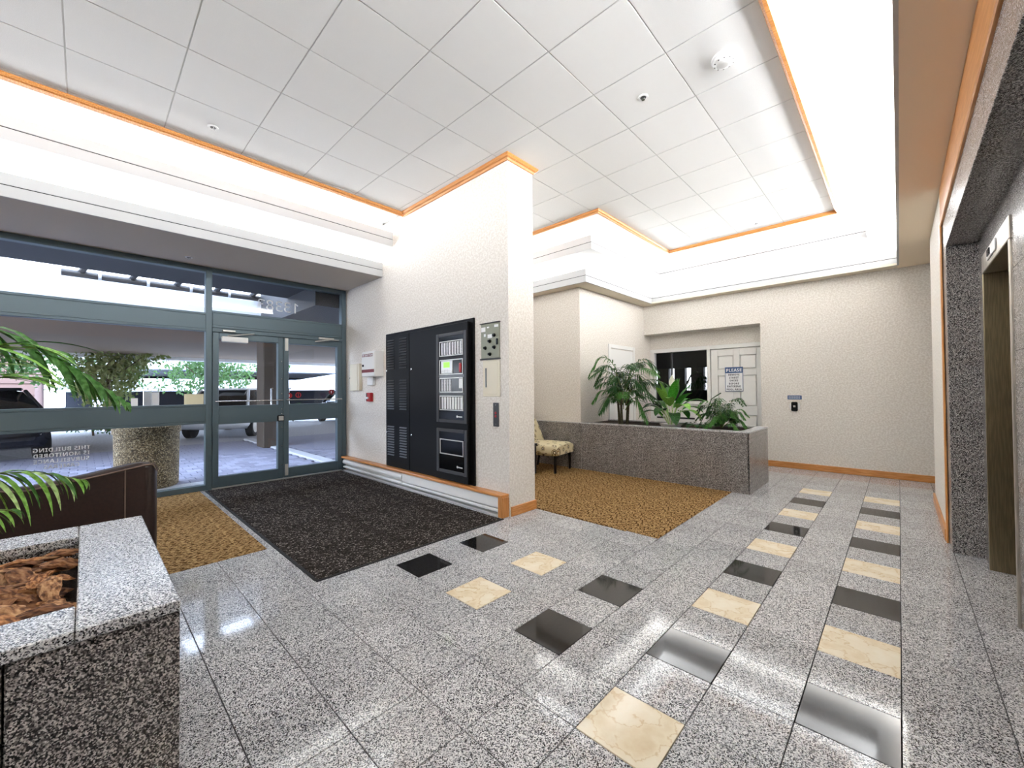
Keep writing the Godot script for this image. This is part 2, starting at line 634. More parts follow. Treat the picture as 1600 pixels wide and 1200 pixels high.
const COVE := [Vector2(-4.9, -3.45), Vector2(-4.9, -4.83), Vector2(-2.92, -4.83), Vector2(-2.92, -7.2), Vector2(-0.59, -7.2), Vector2(-0.59, 4.2), Vector2(-4.9, 4.2), Vector2(-4.9, -3.05)]
const LIGHT := 6.4

func cove_light(a: Vector2, b: Vector2, off: float, y: float, high: float) -> void:
	var d := (b - a).normalized()
	var n := Vector2(d.y, -d.x)
	var ends := corner_ends(a, b, off)
	var length := ends[0].distance_to(ends[1])
	var c := (ends[0] + ends[1]) / 2
	var l := AreaLight3D.new()
	l.name = "cove_light"
	l.area_size = Vector2(length, high)
	l.light_energy = LIGHT * length * high * (0.4 if a == COVE[6] else 0.6 if a == COVE[5] else 0.85 if a == COVE[4] else 0.45)
	l.area_range = 12.0
	l.area_attenuation = 2.0
	l.light_color = c8(249, 251, 255)
	l.shadow_enabled = true
	add_child(l, true)
	# it shines from the back of the cove towards the room
	var x := Vector3(d.x, 0, d.y)
	var to := -Vector3(n.x, 0, n.y)
	l.transform = Transform3D(Basis(x, (-to).cross(x), -to), Vector3(c.x, y, c.y))

# where a run of the cove starts and ends at a distance off outside the ceiling edge
func corner_ends(a: Vector2, b: Vector2, off: float) -> Array[Vector2]:
	var i := COVE.find(a)
	var d := (b - a).normalized()
	var n := Vector2(d.y, -d.x)
	var p := a + n * off
	var q := b + n * off
	if i > 0:
		var d0: Vector2 = (a - COVE[i - 1]).normalized()
		p += d * off * (-1.0 if d0.cross(d) > 0 else 1.0)
	if i + 2 < COVE.size():
		var d2: Vector2 = (COVE[i + 2] - b).normalized()
		q += d * off * (1.0 if d.cross(d2) > 0 else -1.0)
	return [p + d * 0.01, q - d * 0.01]

func build_shell() -> void:
	var wpm: Material = M.wallpaper
	var w := struct("wall_partition", "freestanding beige wallpapered partition wall carrying the black fire alarm cabinet", "wall")
	obj("wall_body", bx(Vector3(-6.9, 0, -3.45), Vector3(-2.92, CH - 0.01, -3.05)), wpm, w)
	w = struct("wall_alcove", "beige wallpapered wall behind the ring patterned chair, ending at the doorway corner", "wall")
	obj("wall_body", bx(Vector3(-6.9, 0, -8.4), Vector3(-3.79, 3.04, -5.66)), wpm, w)
	obj("upper_body", bx(Vector3(-6.9, 3.04, -8.4), Vector3(-4.05, CH + 0.1, -5.9)), M.wall_inside, w)
	w = struct("wall_north", "long beige wallpapered wall at the far end, with a recess over window and white door", "wall")
	obj("wall_body", bx(Vector3(-1.70, 0, -8.3), Vector3(1.7, 3.04, -8.0)), wpm, w)
	obj("lintel", bx(Vector3(-3.79, 2.42, -8.3), Vector3(-1.70, 3.04, -8.0)), wpm, w)
	obj("recess_head", bx(Vector3(-3.79, 2.13, -8.4), Vector3(-1.70, 2.42, -8.3)), wpm, w)
	obj("wall_upper", bx(Vector3(-4.0, 3.04, -8.5), Vector3(1.7, CH + 0.1, -8.3)), M.wall_inside, w)
	w = struct("wall_east", "narrow beige wallpapered pier between the elevator trim and the side passage", "wall")
	obj("wall_body", bx(Vector3(0.28, 0, -6.7), Vector3(0.6, 3.0, -5.0)), wpm, w)
	obj("passage_wall", bx(Vector3(1.6, 0, -8.0), Vector3(1.7, 3.04, -5.0)), wpm, w)
	obj("passage_return", bx(Vector3(0.6, 0, -6.7), Vector3(1.6, 3.0, -6.6)), wpm, w)
	obj("wall_upper", bx(Vector3(0.4, 3.0, -8.4), Vector3(0.6, CH + 0.1, 4.9)), M.wall_inside, w)
	w = struct("wall_south", "plain beige wall closing the lobby behind the camera", "wall")
	obj("wall_body", bx(Vector3(-6.9, 0, 4.8), Vector3(1.2, CH + 0.1, 4.95)), wpm, w)
	w = struct("wall_west", "beige wall beside the end of the glazed entrance", "wall")
	obj("wall_body", bx(Vector3(-6.9, 0, 2.6), Vector3(-6.69, 3.0, 4.8)), wpm, w)
	obj("wall_head", bx(Vector3(-6.9, 3.0, -3.05), Vector3(-6.69, CH + 0.1, 4.8)), M.wall_inside, w)
	obj("alcove_end", bx(Vector3(-6.9, 0, -5.66), Vector3(-6.69, CH + 0.1, -3.45)), wpm, w)
	# baseboards
	var b := struct("baseboard_north", "orange wood baseboard along the far beige wall", "baseboard")
	obj("board", Geo.new().box(Vector3(-1.70, 0, -8.0), Vector3(1.6, 0.095, -7.98), 0.005).mesh(), M.wood_x, b)
	b = struct("baseboard_east", "short orange wood baseboard on the pier beside the elevator trim", "baseboard")
	obj("board", Geo.new().box(Vector3(0.262, 0, -6.72), Vector3(0.28, 0.1, -5.07), 0.005).mesh(), M.wood_z, b)
	b = struct("baseboard_partition", "orange wood baseboard around the narrow end of the partition", "baseboard")
	obj("board", Geo.new().box(Vector3(-2.92, 0, -3.46), Vector3(-2.9, 0.1, -3.06), 0.005).mesh(), M.wood_z, b)
	obj("board", Geo.new().box(Vector3(-4.2, 0, -3.47), Vector3(-2.92, 0.1, -3.45), 0.005).mesh(), M.wood_x, b)

func granite(k := -1) -> Material:
	return M["granite_%d" % (rng.randi() % 3 if k < 0 else k)]

func build_floor() -> void:
	var f := struct("floor", "polished grey granite tile floor with black and cream inlaid tiles", "floor")
	obj("slab", bx(Vector3(-6.9, -0.25, -8.4), Vector3(1.7, -0.016, 4.95)), M.joint, f)
	var x0 := -0.0125
	var z0 := -1.934
	var tile := Geo.new().box(Vector3(-T / 2 + 0.0018, -0.016, -T / 2 + 0.0018), Vector3(T / 2 - 0.0018, 0, T / 2 - 0.0018), 0.0012).mesh()
	var cells := []
	for ci in range(-6, 23):
		for r in range(-23, 21):
			var p := Vector3(x0 - (ci + 0.5) * T, 0, z0 - (r + 0.5) * T)
			if p.x < -6.8 or p.x > 1.65 or p.z < -8.1 or p.z > 4.8:
				continue
			# under the carpets, the entry mat, the walls and planters there is no tile to see
			var h := T * 0.5
			if p.x < -3.82 - h and p.z > -1.06 + h:
				continue
			if p.x < -2.91 - h and p.z < -1.13 - h and p.z > -2.96 + h:
				continue
			if p.x < -1.54 - h and p.z < -3.45 - h:
				continue
			if p.x < -1.36 - h and p.z < -5.7 - h and p.z > -6.6 + h:
				continue
			if p.x < -1.37 - h and p.x > -2.43 + h and p.z > -0.19 + h:
				continue
			if p.z > -6.6 and p.x > 0.75:
				continue
			var kind := "g"
			if (ci == 0 or ci == 2) and posmod(r, 2) == 0 and r < 15:
				kind = "black" if posmod(r, 4) == 0 else "cream"
			if (r == -1 or r == 1) and ci >= 4 and ci <= 8 and ci % 2 == 0:
				kind = "cream" if ci == 6 else "black"
			var s := to_px(p)
			var inside := s.x > -60 and s.x < 1660 and s.y < 1260
			cells.append([p, kind, p.distance_to(CAM) + (0.0 if inside else 100.0)])
	cells.sort_custom(func(a, b): return a[2] < b[2])
	var rest := Geo.new()
	for i in cells.size():
		var c: Array = cells[i]
		var m: Material = granite() if c[1] == "g" else (M.black_tile if c[1] == "black" else M.cream_marble)
		if i < 295 or c[1] != "g":
			var o := obj("tile", tile, m, f)
			o.position = c[0]
		else:
			rest.cbox(c[0] + Vector3(0, -0.008, 0), Vector3(T - 0.0026, 0.016, T - 0.0026))
	var o := obj("far_tiles", rest.mesh(), M.granite_1, f)
	o.set_meta("kind", "stuff")

func build_ceiling() -> void:
	var c := struct("ceiling", "white suspended ceiling of square acoustic tiles inside the lit cove", "ceiling")
	obj("slab", bx(Vector3(-6.9, CH + 0.04, -8.5), Vector3(1.7, CH + 0.2, 4.95)), M.cove_white, c)
	# T-bars show in the gaps between the tiles
	var x0 := -2.4154
	var z0 := -1.7184
	var S := 0.6096
	var areas := [Rect2(-2.92, -7.2, 2.33, 11.4), Rect2(-4.9, -3.06, 1.981, 7.26), Rect2(-4.9, -4.83, 1.981, 1.38)]
	var bars := Geo.new()
	for r in areas:
		bars.box(Vector3(r.position.x, CH + 0.006, r.position.y), Vector3(r.end.x, CH + 0.02, r.end.y))
	obj("grid", bars.mesh(), M.grid_white, c)
	var full := Geo.new().box(Vector3(-S / 2 + 0.0045, 0, -S / 2 + 0.0045), Vector3(S / 2 - 0.0045, 0.018, S / 2 - 0.0045), 0.002).mesh()
	for i in range(-4, 5):
		for j in range(-10, 10):
			var cell := Rect2(x0 - (i + 1) * S, z0 - (j + 1) * S, S, S)
			var g := Geo.new()
			var whole := false
			var any := false
			for r in areas:
				var q: Rect2 = cell.intersection(r)
				if q.size.x < 0.02 or q.size.y < 0.02:
					continue
				any = true
				if q.is_equal_approx(cell):
					whole = true
					break
				var e := [q.position.x, q.position.y, q.end.x, q.end.y]
				if is_equal_approx(e[0], cell.position.x): e[0] += 0.0045
				if is_equal_approx(e[1], cell.position.y): e[1] += 0.0045
				if is_equal_approx(e[2], cell.end.x): e[2] -= 0.0045
				if is_equal_approx(e[3], cell.end.y): e[3] -= 0.0045
				g.box(Vector3(e[0], CH, e[1]), Vector3(e[2], CH + 0.018, e[3]))
			if whole:
				var o := obj("ceiling_tile", full, M.ceiling_tile, c)
				var ctr := cell.get_center()
				o.position = Vector3(ctr.x, CH, ctr.y)
			elif any:
				obj("ceiling_tile", g.mesh(), M.ceiling_tile, c)
	# wood edging
	var prof := [Vector2(0.0, CH + 0.004), Vector2(-0.012, CH + 0.004), Vector2(-0.014, CH - 0.012), Vector2(-0.006, CH - 0.028), Vector2(0.006, CH - 0.034), Vector2(0.01, CH - 0.048), Vector2(0.034, CH - 0.05), Vector2(0.034, CH + 0.004)]
	var t := struct("trim_1", "orange wood moulding edging the acoustic ceiling above the cove", "trim")
	obj("moulding", Geo.new().sweep(COVE, prof).mesh(), M.wood_x, t)
	t = struct("trim_2", "orange wood crown moulding around the top of the partition", "trim")
	var pw := [Vector2(-4.9, -3.05), Vector2(-2.92, -3.05), Vector2(-2.92, -3.45), Vector2(-4.9, -3.45)]
	var pp := [Vector2(0, CH + 0.004), Vector2(-0.05, CH + 0.004), Vector2(-0.052, CH - 0.01), Vector2(-0.036, CH - 0.03), Vector2(-0.02, CH - 0.036), Vector2(-0.014, CH - 0.056), Vector2(0, CH - 0.058)]
	obj("moulding", Geo.new().sweep(pw, pp).mesh(), M.wood_x, t)
	# the two-tier cove
	t = struct("trim_3", "white two-tier lit cove stepping down around the ceiling", "cove")
	for tier in 2:
		var o: float = [0.305, 0.595][tier]
		var y: float = [3.376, 3.0][tier]
		var wh: Material = M.cove_white
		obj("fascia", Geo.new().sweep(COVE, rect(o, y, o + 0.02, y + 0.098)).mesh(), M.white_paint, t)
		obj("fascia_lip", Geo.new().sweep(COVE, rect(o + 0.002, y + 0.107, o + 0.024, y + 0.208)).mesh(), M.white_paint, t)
		obj("shade_strip", Geo.new().sweep(COVE, rect(o + 0.007, y + 0.094, o + 0.018, y + 0.112)).mesh(), M.groove_shade, t)  # dark strip set in the groove to paint its shadow line
		obj("shelf", Geo.new().sweep(COVE, rect(o + 0.02, y + 0.002, o + 0.6, y + 0.02)).mesh(), wh, t)
		obj("glowing_back", Geo.new().sweep(COVE, rect(o + 0.3, y + 0.02, o + 0.32, CH + 0.04 if tier == 0 else 3.378)).mesh(), M.cove_glow, t)  # cove back wall given a glow of its own in place of hidden tubes
	# soffits between cove and walls
	t = struct("trim_4", "flat grey-beige soffit above the glazed entrance", "soffit")
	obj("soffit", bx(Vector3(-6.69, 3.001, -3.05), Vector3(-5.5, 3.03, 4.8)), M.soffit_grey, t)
	t = struct("trim_5", "flat tan soffit between the cove and the elevator wall", "soffit")
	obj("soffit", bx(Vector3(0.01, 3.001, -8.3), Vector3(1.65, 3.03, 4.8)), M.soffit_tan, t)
	t = struct("trim_6", "narrow pale soffit along the far walls under the cove", "soffit")
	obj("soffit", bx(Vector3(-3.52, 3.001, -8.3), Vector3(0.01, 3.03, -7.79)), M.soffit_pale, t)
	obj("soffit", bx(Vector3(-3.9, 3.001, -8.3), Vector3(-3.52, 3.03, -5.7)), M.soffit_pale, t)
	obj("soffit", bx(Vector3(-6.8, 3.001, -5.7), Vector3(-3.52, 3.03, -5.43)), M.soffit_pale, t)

func rect(x0: float, y0: float, x1: float, y1: float) -> Array:
	return [Vector2(x0, y0), Vector2(x1, y0), Vector2(x1, y1), Vector2(x0, y1)]

func build_entrance() -> void:
	var fm: Material = M.frame_metal
	var xa := -6.80
	var xb := -6.69
	var w := struct("window_1", "teal grey metal framed entrance glazing with mid rail, left of the doors", "window")
	# uprights
	for z in [-3.0, -1.155, 1.25, 2.56]:
		obj("mullion", Geo.new().box(Vector3(xa, 0, z - 0.035), Vector3(xb, 2.998, z + 0.035), 0.004).mesh(), fm, w)
	for s in [[-1.12, 1.215], [1.285, 2.525]]:
		var z0: float = s[0]
		var z1: float = s[1]
		obj("sill", Geo.new().box(Vector3(xa, 0, z0), Vector3(xb, 0.07, z1), 0.004).mesh(), fm, w)
		obj("mid_rail", rail(z0, z1, 0.89, 1.15, xa, xb), fm, w)
		obj("high_rail", rail(z0, z1, 2.13, 2.38, xa, xb), fm, w)
		obj("head", Geo.new().box(Vector3(xa, 2.93, z0), Vector3(xb, 2.998, z1), 0.004).mesh(), fm, w)
		for y in [[0.07, 0.89], [1.15, 2.13], [2.38, 2.93]]:
			obj("pane", bx(Vector3(-6.752, y[0], z0), Vector3(-6.752, y[1], z1)), M.glass, w)
	# over the doors
	obj("high_rail", rail(-2.965, -1.19, 2.19, 2.42, xa, xb), fm, w)
	obj("door_head", Geo.new().box(Vector3(xa, 2.13, -2.965), Vector3(xb + 0.012, 2.185, -1.19), 0.004).mesh(), fm, w)
	obj("head", Geo.new().box(Vector3(xa, 2.93, -2.965), Vector3(xb, 2.998, -1.19), 0.004).mesh(), fm, w)
	obj("pane", bx(Vector3(-6.752, 2.42, -2.965), Vector3(-6.752, 2.93, -1.19)), M.glass, w)
	obj("threshold", Geo.new().box(Vector3(xa - 0.02, -0.016, -2.965), Vector3(xb + 0.02, 0.012, -1.19), 0.004).mesh(), M.dull_silver, w)
	# doors
	for k in 2:
		var z0: float = [-2.07, -2.96][k]
		var z1: float = [-1.195, -2.076][k]
		var d := struct("door_%d" % (k + 1), ["left glazed leaf of the teal metal entrance doors, with the square lock box", "right glazed leaf of the teal metal entrance doors, beside the partition"][k], "door")
		var a := xa + 0.02
		var b := xb + 0.004
		var st := Geo.new()
		obj("stile", Geo.new().box(Vector3(a, 0.02, z0), Vector3(b, 2.125, z0 + 0.07), 0.004).mesh(), fm, d)
		obj("stile", Geo.new().box(Vector3(a, 0.02, z1 - 0.07), Vector3(b, 2.125, z1), 0.004).mesh(), fm, d)
		obj("bottom_rail", Geo.new().box(Vector3(a, 0.02, z0 + 0.07), Vector3(b, 0.16, z1 - 0.07), 0.004).mesh(), fm, d)
		obj("mid_rail", Geo.new().box(Vector3(a, 0.87, z0 + 0.07), Vector3(b, 1.12, z1 - 0.07), 0.004).mesh(), fm, d)
		obj("top_rail", Geo.new().box(Vector3(a, 2.04, z0 + 0.07), Vector3(b, 2.125, z1 - 0.07), 0.004).mesh(), fm, d)
		obj("pane", bx(Vector3(-6.74, 0.16, z0 + 0.07), Vector3(-6.74, 0.87, z1 - 0.07)), M.glass, d)
		obj("pane", bx(Vector3(-6.74, 1.12, z0 + 0.07), Vector3(-6.74, 2.04, z1 - 0.07)), M.glass, d)
		var bar := Geo.new()
		var by := 1.185
		bar.tube([Vector3(b + 0.05, by, z0 + 0.02), Vector3(b + 0.05, by, z1 - 0.02)], 0.009, 10)
		for z in [z0 + 0.035, z1 - 0.035]:
			bar.tube([Vector3(b - 0.002, by, z), Vector3(b + 0.05, by, z)], 0.008, 8)
		obj("push_bar", bar.mesh(), M.chrome, d)
		var rv := Geo.new()
		var zs: float = [z0 + 0.022, z1 - 0.022][k]
		for y in [0.22, 0.5, 0.78, 0.98, 1.05, 1.28, 1.5, 1.76]:
			rv.xf = Transform3D(Basis(Vector3(0, 0, 1), -PI / 2), Vector3(b, y, zs))
			if k == 0:
				rv.lathe([Vector2(0.008, 0), Vector2(0.007, 0.003), Vector2(0.0001, 0.005)], 10)
		if k == 0:
			obj("bolt", rv.mesh(), M.chrome, d)
			obj("lock_box", Geo.new().box(Vector3(b - 0.005, 0.87, z0 - 0.005), Vector3(b + 0.035, 0.96, z0 + 0.085), 0.008).mesh(), M.black_metal, d)
			obj("lock_plate", Geo.new().box(Vector3(b + 0.035, 0.882, z0 + 0.007), Vector3(b + 0.042, 0.948, z0 + 0.073), 0.003).mesh(), M.dull_silver, d)
			var cl := obj("closer", Geo.new().box(Vector3(b, 2.0, -1.60), Vector3(b + 0.06, 2.075, -1.29), 0.008).mesh(), M.white_plastic, d)
			var arm := Geo.new()
			arm.tube([Vector3(b + 0.03, 2.085, -1.36), Vector3(b + 0.1, 2.11, -1.52), Vector3(b + 0.02, 2.14, -1.68)], 0.009, 8)
			arm.box(Vector3(b, 2.14, -1.45), Vector3(b + 0.05, 2.165, -1.3), 0.004)
			obj("closer_arm", arm.mesh(), M.dull_silver, d)
		else:
			var pl := Geo.new()
			pl.box(Vector3(b, 1.93, z1 - 0.06), Vector3(b + 0.012, 2.12, z1 - 0.015), 0.003)
			pl.box(Vector3(b, 0.05, z1 - 0.06), Vector3(b + 0.012, 0.22, z1 - 0.015), 0.003)
			obj("flush_bolt", pl.mesh(), M.dull_silver, d)
			var arm := Geo.new()
			arm.tube([Vector3(b + 0.03, 2.15, -2.9), Vector3(b + 0.09, 2.14, -2.75), Vector3(b + 0.03, 2.1, -2.52)], 0.009, 8)
			arm.box(Vector3(b, 2.14, -2.82), Vector3(b + 0.04, 2.175, -2.58), 0.006)
			obj("closer_arm", arm.mesh(), M.dull_silver, d)
			# pull handle on the outside
		var pull := Geo.new()
		var pz: float = [z0 + 0.12, z1 - 0.12][k]
		pull.tube([Vector3(a, 1.03, pz), Vector3(a - 0.06, 1.03, pz), Vector3(a - 0.06, 1.36, pz), Vector3(a, 1.36, pz)], 0.01, 8)
		obj("pull_handle", pull.mesh(), M.chrome, d)
	# writing on the glass reads from the street
	var n := letters("house_number", "13383", 0.155, Vector3(-6.757, 2.6, -2.03), -PI / 2, M.white_vinyl, self, 0.003, false)
	tag(n, "white house number 13383 seen mirrored on the glass above the doors", "lettering")
	var wn := thing("security_notice", "white lettering about camera surveillance seen mirrored on the low left pane", "lettering", Vector3(-6.757, 0.0, 0))
	for l in [["THIS BUILDING", 0.69], ["IS MONITORED", 0.628], ["SURVEILLANCE", 0.566], ["CAMERAS", 0.504]]:
		letters("line", l[0], 0.043, Vector3(0, l[1], 0.17), -PI / 2, M.white_vinyl, wn)

func rail(z0: float, z1: float, y0: float, y1: float, xa: float, xb: float) -> ArrayMesh:
	# a hollow rail whose face carries a slightly sunk panel
	var g := Geo.new()
	g.box(Vector3(xa, y0, z0), Vector3(xb - 0.008, y1, z1), 0.003)
	g.box(Vector3(xb - 0.01, y0, z0), Vector3(xb, y0 + 0.03, z1), 0.003)
	g.box(Vector3(xb - 0.01, y1 - 0.03, z0), Vector3(xb, y1, z1), 0.003)
	g.box(Vector3(xb - 0.01, y0 + 0.034, z0 + 0.006), Vector3(xb - 0.003, y1 - 0.034, z1 - 0.006), 0.002)
	return g.mesh()

func build_elevator() -> void:
	var p := struct("wall_elevator", "grey granite elevator surround of large slabs with a deep portal", "wall")
	var gm: Material = M.granite_panel
	var gl: Material = M.granite_0
	# backing, open at the two lifts
	obj("backing", bx(Vector3(0.60, 2.12, -5.0), Vector3(0.72, 3.0, 4.8)), M.wall_inside, p)
	# jamb return, slabs one above the other
	var ys := [0.0, 0.6, 1.05, 1.5, 1.95, 2.42]
	for i in 5:
		obj("slab", Geo.new().box(Vector3(0.285, ys[i] + 0.001, -5.0), Vector3(0.6, ys[i + 1] - 0.001, -4.742), 0.002).mesh(), gm, p)
	# overhead slabs
	var zs := [-5.0, -3.9, -2.7, -1.5, -0.3, 0.9, 2.1]
	for i in 6:
		obj("slab", Geo.new().box(Vector3(0.285, 2.422, zs[i] + 0.001), Vector3(0.6, 2.66, zs[i + 1] - 0.001), 0.002).mesh(), gl if i < 0 else gm, p)
	# back wall slabs round the openings
	for z in [[-4.742, -4.5], [-3.5, -2.9], [-1.9, 2.1]]:
		for i in 5:
			obj("slab", Geo.new().box(Vector3(0.457, ys[i] + 0.001, z[0] + 0.001), Vector3(0.6, ys[i + 1] - 0.001, z[1] - 0.001), 0.002).mesh(), gm, p)
	for z in [[-4.5, -3.5], [-2.9, -1.9]]:
		obj("slab", Geo.new().box(Vector3(0.457, 2.25, z[0]), Vector3(0.6, 2.42, z[1]), 0.002).mesh(), gm, p)
	obj("pier", bx(Vector3(0.28, 0, 2.1), Vector3(0.7, 3.0, 4.8)), M.wallpaper, p)
	# wood
	var t := struct("trim_7", "orange wood frame and wide wood band around the granite elevator portal", "trim")
	obj("upright", Geo.new().box(Vector3(0.268, 0, -5.07), Vector3(0.29, 2.69, -5.0), 0.005).mesh(), M.wood_y, t)
	obj("edge_bead", Geo.new().box(Vector3(0.268, 2.66, -5.0), Vector3(0.29, 2.69, 2.1), 0.005).mesh(), M.wood_z, t)
	obj("band", Geo.new().box(Vector3(0.274, 2.69, -5.05), Vector3(0.6, 3.0, 2.1), 0.004).mesh(), M.wood_z, t)
	# steel lift entrances
	for k in 2:
		var z0: float = [-4.5, -2.9][k]
		var d := struct("door_%d" % (3 + k), ["steel elevator entrance at the far end of the granite portal", "steel elevator entrance nearest the camera in the granite portal"][k], "elevator door")
		var z1 := z0 + 1.0
		obj("jamb", Geo.new().box(Vector3(0.446, 0, z0), Vector3(0.72, 2.12, z0 + 0.03), 0.004).mesh(), M.bronze_steel, d)
		obj("jamb", Geo.new().box(Vector3(0.446, 0, z1 - 0.03), Vector3(0.72, 2.12, z1), 0.004).mesh(), M.steel, d)
		obj("header", Geo.new().box(Vector3(0.446, 2.12, z0), Vector3(0.72, 2.25, z1), 0.004).mesh(), M.steel, d)
		obj("door_leaf", Geo.new().box(Vector3(0.66, 0, z0 + 0.03), Vector3(0.69, 2.12, z0 + 0.499), 0.003).mesh(), M.bronze_steel, d)
		obj("door_leaf", Geo.new().box(Vector3(0.66, 0, z0 + 0.501), Vector3(0.69, 2.12, z1 - 0.03), 0.003).mesh(), M.bronze_steel, d)
		obj("sill", Geo.new().box(Vector3(0.60, -0.016, z0 + 0.03), Vector3(0.72, 0.003, z1 - 0.03), 0.001).mesh(), M.dull_silver, d)
		var pl := obj("indicator_plate", Geo.new().box(Vector3(0.438, 2.155, z0 + 0.3), Vector3(0.446, 2.225, z0 + 0.62), 0.002).mesh(), M.white_plastic, d)
		var ar := Geo.new()
		ar.box(Vector3(0.432, 2.168, z0 + 0.36), Vector3(0.438, 2.212, z0 + 0.45), 0.002)
		obj("indicator_window", ar.mesh(), M.black_gloss, pl)
	obj("rear", bx(Vector3(0.72, 0, -5.0), Vector3(0.8, 3.0, 4.8)), M.wall_inside, p)
	obj("end", bx(Vector3(0.6, 0, -5.0), Vector3(0.72, 3.0, -4.9)), M.wall_inside, p)

func build_north_side() -> void:
	var wg: Material = M.white_gloss
	# window and six-panel door under the recess, back plane z = -8.3
	var w := struct("window_2", "white framed interior window into the dark pool area, beside the panelled door", "window")
	var zf := -8.3
	obj("frame", Geo.new().box(Vector3(-3.79, 2.055, zf - 0.1), Vector3(-2.6, 2.13, zf + 0.02), 0.004).mesh(), wg, w)
	obj("frame", Geo.new().box(Vector3(-3.79, 0, zf - 0.1), Vector3(-3.70, 2.055, zf + 0.02), 0.004).mesh(), wg, w)
	obj("frame", Geo.new().box(Vector3(-2.66, 0, zf - 0.1), Vector3(-2.6, 2.055, zf + 0.02), 0.004).mesh(), wg, w)
	obj("frame", Geo.new().box(Vector3(-3.70, 1.0, zf - 0.1), Vector3(-2.66, 1.06, zf + 0.03), 0.004).mesh(), wg, w)
	obj("apron", Geo.new().box(Vector3(-3.70, 0, zf - 0.1), Vector3(-2.66, 1.0, zf), 0.004).mesh(), wg, w)
	obj("dark_strip", Geo.new().box(Vector3(-3.66, 0.70, zf), Vector3(-2.9, 0.735, zf + 0.006), 0.002).mesh(), M.dark_grey, w)  # plain dark strip across the apron below the window
	obj("pane", bx(Vector3(-3.70, 1.06, zf - 0.05), Vector3(-2.66, 2.055, zf - 0.05)), M.pool_glass, w)
	for x in [-3.36]:
		obj("glazing_bar", bx(Vector3(x - 0.012, 1.06, zf - 0.08), Vector3(x + 0.012, 2.055, zf - 0.03)), M.dark_grey, w)
	var d := struct("door_5", "white six-panel door carrying the blue PLEASE sign", "door")
	panel_door(d, -2.6, -1.70, zf, 2.055)
	d = struct("door_6", "white door in a white casing on the side wall, half hidden by the palm", "door")
	var h := Node3D.new()
	h.name = "leaf"
	d.add_child(h)
	d.position = Vector3(-3.79, 0, -7.055)
	d.rotation.y = PI / 2
	var g := Geo.new()
	g.box(Vector3(-0.5, 0, 0), Vector3(-0.43, 2.13, 0.025), 0.004)
	g.box(Vector3(0.43, 0, 0), Vector3(0.5, 2.13, 0.025), 0.004)
	g.box(Vector3(-0.43, 2.06, 0), Vector3(0.43, 2.13, 0.025), 0.004)
	obj("casing", g.mesh(), wg, d)
	obj("slab", Geo.new().box(Vector3(-0.43, 0.01, -0.03), Vector3(0.43, 2.045, 0.008), 0.003).mesh(), wg, h)
	# the pool room behind the window
	var r := struct("wall_pool", "dim pool room walls seen through the interior window", "wall")
	obj("room_floor", bx(Vector3(-8, -0.2, -14.2), Vector3(1.7, 0.0, -8.5)), M.pool_dark, r)
	obj("room_ceiling", bx(Vector3(-8, 3.0, -14.2), Vector3(1.7, 3.2, -8.5)), M.pool_dark, r)
	obj("room_side", bx(Vector3(-8.2, 0, -14.2), Vector3(-8, 3.2, -8.4)), M.pool_wall, r)
	obj("room_side", bx(Vector3(1.7, 0, -14.2), Vector3(1.9, 3.2, -8.0)), M.pool_wall, r)
	var xs := [-8.0, -6.95, -6.75, -6.3, -6.15, -5.75, -5.55, -5.2, -5.0, -4.6, -4.45, -4.0, -3.75, -3.3, -3.05, -2.5, -2.2, -1.7]
	for i in range(0, xs.size(), 2):
		var x1: float = xs[i + 1] if i + 1 < xs.size() else 1.7
		obj("room_pier", bx(Vector3(xs[i], 0, -14.2), Vector3(x1, 3.0, -14.0)), M.pool_wall, r)
	obj("room_sill", bx(Vector3(-8, 0, -14.1), Vector3(1.7, 1.25, -13.9)), M.pool_dark, r)
	obj("room_head", bx(Vector3(-8, 2.0, -14.1), Vector3(1.7, 3.0, -13.9)), M.pool_dark, r)
	obj("inner_face", bx(Vector3(-8, 0, -8.5), Vector3(-3.79, 3.2, -8.4)), M.pool_wall, r)
	obj("inner_face", bx(Vector3(-1.7, 0, -8.5), Vector3(1.7, 3.2, -8.3)), M.pool_wall, r)

